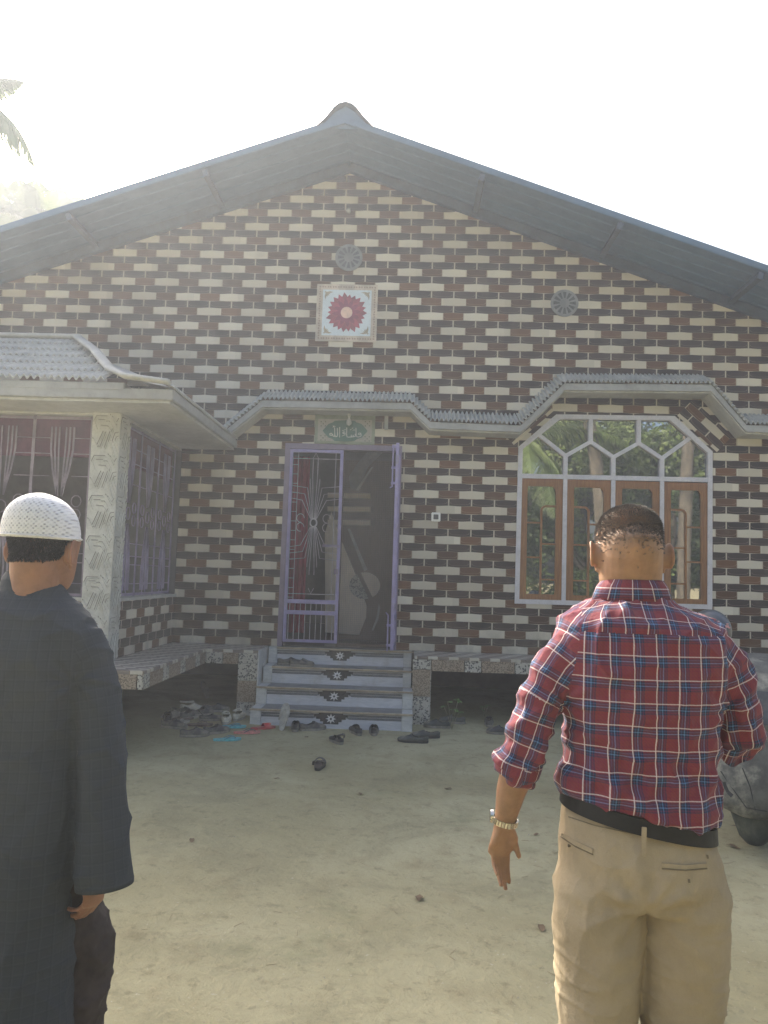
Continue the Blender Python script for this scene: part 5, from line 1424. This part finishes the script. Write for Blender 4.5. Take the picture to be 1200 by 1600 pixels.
for (px,py) in ((479,1152),(1146,1322),(846,1447),(838,1302),(563,1240),(300,1310),(700,1230),(432,1216),(1150,1290),(655,1400)):
    if proto is None:
        m=MB(); vs=[Vec((x*.022,y*.05,.004+.007*abs(x)+.006*sin(y*3))) for y in (-1,-.5,0,.5,1) for x in (-(1-y*y)-.02,0,(1-y*y)+.02)]
        m.add(vs,[(a*3+b,a*3+b+1,a*3+b+4,a*3+b+3) for a in range(4) for b in range(2)]); proto=m.build('dry_leaf',dl,fix=False,smooth=True); o=proto
    else: o=proto.copy(); COL.objects.link(o)
    q=atz(px,py,0); o.location=(q.x,q.y,gz(q.x,q.y)+.003); o.rotation_euler=(0,0,r.uniform(0,6)); o.scale=(.5+r.random()*.4,)*3
    tag(o,'small curled brown leaf fallen on the bare yard','leaf','dry leaves on the yard')
m=MB(); r=random.Random(5)
for k in range(1500):
    x=r.uniform(-4,4); y=r.uniform(-7.5,-.9); z=gz(x,y); s=r.uniform(.001,.004)*(1 if r.random()<.93 else 2)
    P_=[Vec((x+s*cos(a)*r.uniform(.7,1.3),y+s*sin(a)*r.uniform(.7,1.3),z-.001)) for a in (0,1.3,2.6,3.9,5.2)]; m.add(P_+[Vec((x,y,z+s*.9))],[(i,(i+1)%5,5) for i in range(5)])
tag(m.build('grit',worn('pale_grit',(.30,.27,.20),.9,kind='World',ns=40,amt=.5)),kind='stuff')
m=MB(); r=random.Random(8)
for k in range(320):
    x=r.uniform(-4,4); y=r.uniform(-7.3,-1.0); a=r.uniform(0,PI); L=r.uniform(.008,.035); d=Vec((cos(a),sin(a),0))*L; z=gz(x,y)+.002
    m.bar(Vec((x,y,z))-d,Vec((x,y,z+r.uniform(-.001,.004)))+d,.0016,.0014)
tag(m.build('straw_litter',worn('straw_bits',(.25,.2,.11),.9)),kind='stuff')
# ================================================================= motorcycle with helmet
def motorbike():
    dust=(.30,.29,.23)
    body_m=worn('dusty_grey_fairing',(.075,.077,.068),.6,ns=9,amt=.4,dirt=(.36,.35,.28),bs=40,bump=.4); blk=worn('dusty_black_part',(.03,.03,.03),.6,ns=5,dirt=(.2,.19,.15)); ch=worn('dull_chrome',(.4,.4,.4),.3,metal=1)
    ty=worn('dusty_tyre',(.05,.052,.045),.9,ns=4,dirt=(.17,.17,.12))
    q=atz(1202,1335,0); loc=Vec((q.x+.06,q.y+.27,gz(q.x,q.y)-.005)); E=empty('motorcycle',loc,label='dusty grey motorcycle facing the camera behind the plaid shirt man',cat='motorcycle')
    ang=R(-28); Rt=Matrix.Rotation(ang,3,'Z')   # local: front = -Y
    def P(x,y,z): return loc+Rt@Vec((x,y,z))
    def torus(c,R_,r_,name,mat,par,sq=1.0):
        m=MB(); rings=[]
        for k in range(36):
            a=2*PI*k/36; cc=Vec((0,c[1]+R_*cos(a),c[2]+R_*sin(a))); d=Vec((0,cos(a),sin(a)))
            rings.append([P(*(cc+d*(r_*cos(b))+Vec((r_*sq*sin(b),0,0)))) for b in [2*PI*j/12 for j in range(12)]])
        rings.append(rings[0]); m.loft(rings,cap=False); return m.build(name,mat,par,smooth=True)
    for cy in (0,1.28):
        w=torus((0,cy,.30),.245,.062,'wheel',ty,E); torus((0,cy,.30),.19,.018,'rim',ch,w)
        m=MB()
        for k in range(10): a=2*PI*k/10; m.tube([P(0,cy,.30),P(0,cy+.18*cos(a),.30+.18*sin(a))],.006,5)
        m.limb([(P(-.06,cy,.30),.03),(P(.06,cy,.30),.03)],12); m.build('spoke',ch,w)
    # broad front mudguard tapering to a rounded lip
    m=MB(); rings=[]
    for z,w_,yf in ((.07,.055,-.335),(.10,.085,-.345),(.18,.115,-.35),(.28,.15,-.345),(.38,.175,-.325),(.48,.185,-.285),(.56,.17,-.22),(.63,.12,-.12)):
        rings.append([P(w_*sin(b),yf+.10*(1-cos(b)),z) for b in [lerp(-1.45,1.45,j/14) for j in range(15)]])
    m.loft(rings,cap=False,closed=False); u=m.build('mudguard',worn('olive_dust_plastic',(.035,.04,.03),.75,ns=7,amt=.4,dirt=(.15,.155,.10)),E,smooth=True); md=u.modifiers.new('t','SOLIDIFY'); md.thickness=.006
    for s in (-1,1):
        m=MB(); m.limb([(P(s*.10,0,.30),.022),(P(s*.10,.12,.62),.026),(P(s*.10,.24,.95),.022)],12); m.build('fork',blk,E,smooth=True)
        m=MB(); m.limb([(P(s*.05,.27,1.0),.014),(P(s*.20,.27,1.05),.012),(P(s*.34,.36,1.02),.016)],10); m.build('handlebar',blk,E,smooth=True)
    # wide fairing shell around headlamp
    m=MB(); rings=[]
    for z,w_,y0,y1 in ((.245,.10,-.37,-.30),(.27,.17,-.40,-.26),(.33,.235,-.41,-.18),(.42,.285,-.40,-.08),(.55,.31,-.36,.05),(.68,.31,-.30,.14),(.80,.30,-.24,.20),(.92,.26,-.16,.26),(1.02,.20,-.06,.28),(1.08,.12,.05,.28)):
        rings.append([P(w_*math.copysign(abs(cos(a))**.7,cos(a)),lerp(y1,y0,(1-sin(a))/2) ,z+.02*sin(a)) for a in [2*PI*j/28 for j in range(28)]])
    m.loft(rings); fr_=m.build('fairing',body_m,E,smooth=50)
    def skin(pts,w_,name,mat):
        me=fr_.data; off=E.location; bv=BVHTree.FromPolygons([v.co+off for v in me.vertices],[p.vertices for p in me.polygons]); Q=[]
        for px,py in pts:
            r=ray(px,py).normalized(); h=bv.ray_cast(CAMP,r)
            if h[0] is not None: Q.append(h[0]-r*.002)
        m=MB()
        for a,b in zip(Q,Q[1:]): m.bar(a,b,w_,.006,upv=(0,-1,0))
        if len(Q)>1: m.build(name,mat,fr_)
    skin([(1126,1205),(1150,1240),(1166,1262),(1199,1268)],.006,'panel_seam',blk); skin([(1131,1222),(1138,1238),(1144,1244)],.022,'air_slot',blk); skin([(1160,1200),(1172,1230),(1180,1266)],.004,'panel_seam',blk); skin([(1132,1262),(1140,1272),(1150,1278)],.02,'bracket',blk)
    m=MB(); m.prism([(-.12,.74),(.12,.74),(.15,.86),(.08,.92),(-.08,.92),(-.15,.86)],lambda u,v,t:P(u,-.30+(v-.74)*.35+t,v),0,.02); m.build('headlight',worn('lamp_glass',(.05,.05,.05),.15,dirt=(.16,.15,.12)),E,bevel=.004)
    for s in (-1,1):
        m=MB(); m.limb([(P(s*.24,-.02,.80),.02),(P(s*.31,-.03,.80),.028)],10); m.build('indicator',worn('amber_lens',(.45,.16,.03),.3,dirt=dust),E,smooth=True)
        m=MB(); m.tube([P(s*.26,.30,1.04),P(s*.30,.27,1.16),P(s*.33,.26,1.22)],.006,6); m.limb([(P(s*.33,.24,1.24),.06,.04),(P(s*.33,.26,1.24),.06,.04)],14,ref=(0,0,1)); m.build('mirror',blk,E,smooth=True)
    m=MB(); m.limb([(P(0,.34,.84),.10,.09),(P(0,.5,.88),.13,.11),(P(0,.70,.82),.10,.08)],18); m.build('fuel_tank',body_m,E,smooth=True)
    m=MB(); m.limb([(P(0,.70,.80),.11,.05),(P(0,1.0,.80),.13,.05),(P(0,1.35,.86),.10,.045)],18,ref=(0,0,1)); m.build('seat',blk,E,smooth=True)
    m=MB(); m.limb([(P(0,.45,.42),.13,.16),(P(0,.75,.42),.14,.15)],16); m.build('engine',ch,E,smooth=True)
    m=MB(); m.tube([P(.0,.3,.9),P(0,.45,.35),P(0,.9,.32),P(0,1.28,.3)],.02,8); m.tube([P(0,.6,.8),P(0,1.0,.62),P(0,1.28,.3)],.018,8); m.build('frame_tube',blk,E,smooth=True)
    m=MB(); m.limb([(P(.16,.5,.3),.03),(P(.17,1.0,.32),.045),(P(.17,1.4,.36),.05)],12); m.build('exhaust',ch,E,smooth=True)
    # helmet on the mirror stalk
    c=pl(1111,985,loc.y+.02); c=Vec((c.x,loc.y+.25,at(1111,985,loc.y+.25).z)); c.x=at(1110,985,loc.y+.25).x
    m=MB(); rings=[]
    for k in range(13):
        a=lerp(-.75,PI/2-.02,k/12); rings.append([c+Vec((.125*cos(a)*cos(b),.15*cos(a)*sin(b),.135*sin(a))) for b in [2*PI*j/30 for j in range(30)]])
    m.loft(rings,cap=False); hl=m.build('helmet',worn('matt_charcoal_shell',(.045,.055,.07),.35,ns=6),smooth=True); md=hl.modifiers.new('t','SOLIDIFY'); md.thickness=.012; md.offset=-1
    tag(hl,'charcoal crash helmet hung on the motorcycle behind the plaid shoulder','helmet')
    m=MB()
    for dx,dz,s in ((.05,.035,.012),(.068,.028,.008),(.058,.05,.007)):
        o=c+Vec((dx,-.15*math.sqrt(max(.05,1-(dx/.125)**2-(dz/.135)**2))-.003,dz)); m.box(o-Vec((s,.001,s*.6)),o+Vec((s,.001,s*.6)))
    m.build('decal',worn('pink_white_decal',(.6,.3,.32),.4),hl)
    m=MB(); m.tube([P(-.30,.33,1.03),P(-.32,.30,1.16),c+Vec((.02,.02,-.06)),c+Vec((0,0,.11))],.008,6); m.build('mirror_stalk',blk,E,smooth=True)
motorbike()
# ================================================================= trees
def leaf_mat(name,a,b,rough=.5):
    m=M(name,a,rough); m.set('Base Color',m.mix(m.noise(1.3,4,.6,kind='World').sm(.3,.7),a,b)); 
    tr=m.nt.nodes.new('ShaderNodeBsdfTranslucent'); tr.inputs[0].default_value=c4(sc(b,1.1)); mx=m.nt.nodes.new('ShaderNodeMixShader'); mx.inputs[0].default_value=.25
    m.nt.links.new(m.b.outputs[0],mx.inputs[1]); m.nt.links.new(tr.outputs[0],mx.inputs[2]); m.nt.links.new(mx.outputs[0],m.out.inputs[0]); return m.m
LM=[leaf_mat('dark_leaf',(.035,.065,.018),(.10,.15,.04)),leaf_mat('olive_leaf_mass',(.06,.10,.025),(.15,.20,.06))]; PMt=leaf_mat('palm_leaflet',(.07,.12,.03),(.13,.175,.055)); BK=worn('grey_bark',(.09,.08,.062),.9,ns=6,amt=.35,bump=.6,bs=30,dist=.02)
def crown_mesh(seed,R_,n,flat=.85):
    r=random.Random(seed); cl=[]
    for k in range(34):
        d=Vec((r.gauss(0,1),r.gauss(0,1),r.gauss(0,1)*flat)).normalized()*R_*r.uniform(.35,1); cl.append((d,R_*r.uniform(.16,.36)))
    m=MB(); vs=[];fs=[]
    for k in range(n):
        c,s=r.choice(cl); d=Vec((r.gauss(0,1),r.gauss(0,1),r.gauss(0,1))).normalized()*s*r.uniform(.5,1.05); o=c+d
        L=r.uniform(.09,.2); a=Vec((r.gauss(0,1),r.gauss(0,1),r.gauss(0,.6)-.3)).normalized(); b=a.cross(Vec((r.gauss(0,1),r.gauss(0,1),r.gauss(0,1)))).normalized()
        i=len(vs); vs+=[o,o+a*L*.5+b*L*.28,o+a*L,o+a*L*.5-b*L*.28]; fs.append((i,i+1,i+2,i+3))
    m.add(vs,fs); return m
def tree(x,y,h,R_,seed,mat,label,mesh=None):
    e=empty('broadleaf_tree',(x,y,0),label=label,cat='tree',group='trees across the yard behind the camera')
    m=MB(); rr=random.Random(seed); top=Vec((x+.2,y,h-R_*.7))
    m.limb([(Vec((x,y,-.1)),.22),(Vec((x+.05,y,h*.3)),.16),(top,.09)],10)
    for k in range(6): a=rr.uniform(0,6.28); b=Vec((x,y,h*rr.uniform(.35,.6))); m.limb([(b,.07),(b+Vec((cos(a)*R_*.5,sin(a)*R_*.5,R_*.5)),.035)],8)
    m.build('trunk',BK,e,smooth=True)
    if mesh is None:
        c=crown_mesh(seed,R_,17000); me=c.mesh('crown',mat,fix=False)
    else: me=mesh
    o=bpy.data.objects.new('crown',me); COL.objects.link(o); o.parent=e; o.location=(0,0,h-R_); o.rotation_euler=(0,0,rr.uniform(0,6)); return me
def frond(m,base,d,L,droop,n=34,lw=.045,ll=.55,hang=.8):
    d=d.normalized(); pts=[];p=Vec(base);dd=Vec(d)
    for k in range(13): pts.append(p.copy()); dd=(dd+Vec((0,0,-droop/12))).normalized(); p+=dd*L/12
    m.limb([(q,.022*(1-k/14)) for k,q in enumerate(pts)],5,rnd=False)
    for k in range(n):
        t=(.12+.88*k/n)*12; i=min(11,int(t)); q=pts[i].lerp(pts[i+1],t-i); tg=(pts[i+1]-pts[i]).normalized(); s=tg.cross(Vec((0,0,1)))
        if s.length<.1: s=Vec((1,0,0))
        s.normalize(); l=ll*sin(PI*min(.97,.18+.8*k/n))
        for sg in (-1,1):
            a=(s*sg*.9+tg*.55+Vec((0,0,-hang*random.uniform(.6,1.1)))).normalized(); w_=tg*lw*.5
            m.add([q-w_,q+w_,q+a*l*.55+w_*.9+Vec((0,0,.02)),q+a*l+Vec((0,0,-l*.2)),q+a*l*.55-w_*.9+Vec((0,0,.02))],[(0,1,2,3,4)])
def palm(x,y,h,lean,label,name='coconut_palm',nf=18,L=2.9,seed=1,group=None,tr=.16,az=None,ll=.6):
    random.seed(seed); e=empty(name,(x,y,0),label=label,cat='palm',group=group); m=MB(); top=Vec((x+lean[0],y+lean[1],h)); pts=[]
    for k in range(40):
        t=k/39; p=Vec((x,y,-.1)).lerp(top,t)+Vec((lean[0]*(t*t-t),lean[1]*(t*t-t),0)); pts.append((p,tr*(1.25-.5*t)*(1+.05*(k%2))))
    m.limb(pts,12,rnd=False); m.build('trunk',BK,e,smooth=40)
    m=MB()
    for k in range(nf):
        a=2*PI*k*.618+seed; el=random.uniform(-.25,1.1); frond(m,top,Vec((cos(a)*cos(el),sin(a)*cos(el),sin(el))),L*random.uniform(.8,1.1),random.uniform(1.1,1.9),ll=ll)
    m.build('crown',PMt,e,fix=False)
    return e
mesh=[None,None]
lab=['dark leafy tree mirrored in the left half of the arched window','olive-green tree mirrored beside the leaning palm trunk','dark bushy tree mirrored behind the palm fronds','tall olive tree mirrored in the right panes','dark tree mirrored low in the right casement','olive tree at the far left of the yard edge','dark tree standing behind the camera','tall dark tree at the far right of the yard edge','low olive tree filling the gap at the yard edge','spreading dark tree behind the palms','olive tree behind the left palm','dark hedge-like tree at the left yard edge']
random.seed(5)
for i,(x,y,h,s) in enumerate(((3.0,-15,5.6,1.0),(5.6,-17,7.4,1.15),(7.6,-14.5,5.0,.95),(9.6,-17,7.2,1.2),(11.8,-14.5,5.4,1.0),(-7,-16,6.5,1.2),(-1.5,-18,6.8,1.5),(14.5,-15.5,7.2,1.2),(5.0,-13.6,3.6,.8),(8.2,-19.5,7.8,1.3),(1.0,-16.5,6.2,1.1),(-4.4,-15,4.6,1.0))):
    R_=2.1; k=i%2; e_me=tree(x,y,h,R_,i+3,LM[k],lab[i],mesh[k])
    if mesh[k] is None: mesh[k]=e_me
    COL.objects[-1].scale=(s,s,s*1.05)
palm(5.1,-11.4,7.6,(-1.0,.3),'leaning coconut palm whose ringed trunk is mirrored in the middle of the window',seed=2,tr=.17)
palm(2.6,-12.2,5.2,(.3,.4),'coconut palm with low drooping fronds mirrored in the left window panes',seed=4,ll=.75,L=3.2)
palm(7.4,-12.6,9.0,(.4,0),'tall coconut palm mirrored at the right of the window',seed=6)
# behind the house, left
def areca(px,py,Yd,label,seed,L=1.6,nf=13):
    random.seed(seed); p=at(px,py,Yd); e=empty('areca_palm',(p.x,p.y,0),label=label,cat='palm',group='areca palms rising behind the left roof'); m=MB(); top=Vec((p.x,p.y,p.z-.9))
    m.limb([(Vec((p.x,p.y,-.1)),.09),(top,.07)],10,rnd=False); m.build('trunk',BK,e,smooth=True); m=MB()
    for k in range(nf):
        a=2.4*k; el=random.uniform(.5,1.35); frond(m,top,Vec((cos(a)*cos(el),sin(a)*cos(el),sin(el))),L,random.uniform(.8,1.5),n=30,lw=.05,ll=.6,hang=.0)
    m.build('crown',PMt,e,fix=False)
areca(58,316,11.2,'areca palm with upright fronds over the roof edge, right one of the pair',3); areca(4,320,10.9,'areca palm cut by the left edge of the picture',5); areca(90,328,12.2,'small areca palm peeking over the roof nearest the ridge',8,1.5)
random.seed(12); b=at(-75,150,3.0); e=empty('coconut_palm',(b.x-.6,b.y,0),label='coconut palm whose drooping frond hangs into the white sky at top left',cat='palm'); m=MB(); m.limb([(Vec((b.x-.6,b.y,-.1)),.17),(Vec((b.x-.4,b.y,4)),.13),(b,.1)],12,rnd=False); m.build('trunk',BK,e,smooth=True); m=MB()
for k in range(11):
    a=k*2.4+.3; el=random.uniform(.1,1.0)
    if cos(a)>.25: continue
    frond(m,b,Vec((cos(a)*cos(el),sin(a)*cos(el),sin(el))),2.2,random.uniform(1.1,1.7),ll=.5)
tp=at(6,118,3.0)-b; frond(m,b,Vec((tp.x,0,tp.z+.35)),1.2,1.0,n=34,lw=.09,ll=.35,hang=.7); tp=at(28,235,3.0)-b
for dy in (-.12,0,.1): frond(m,b,Vec((tp.x,dy*3,tp.z+1.25+dy)),1.75+dy,2.3,n=36,lw=.05,ll=.5,hang=1.8)
m.build('crown',PMt,e,fix=False)
# ================================================================= veil of lens glare, added as a thin even air volume
if VEIL>0:
    m=MB(); m.box((-26,-26,-1.2),(26,18,14.0)); hz=m.build('glare_veil',None) if False else None
    mm=bpy.data.materials.new('glare_veil_air'); mm.use_nodes=True; nt=mm.node_tree; nt.nodes.clear(); o=nt.nodes.new('ShaderNodeOutputMaterial'); v=nt.nodes.new('ShaderNodeVolumePrincipled'); v.inputs['Color'].default_value=(.84,.90,1,1); v.inputs['Density'].default_value=VEIL; v.inputs['Anisotropy'].default_value=ANI
    nt.links.new(v.outputs[0],o.inputs['Volume']); hz=m.build('glare_veil',mm); tag(hz,kind='stuff'); hz.display_type='WIRE'
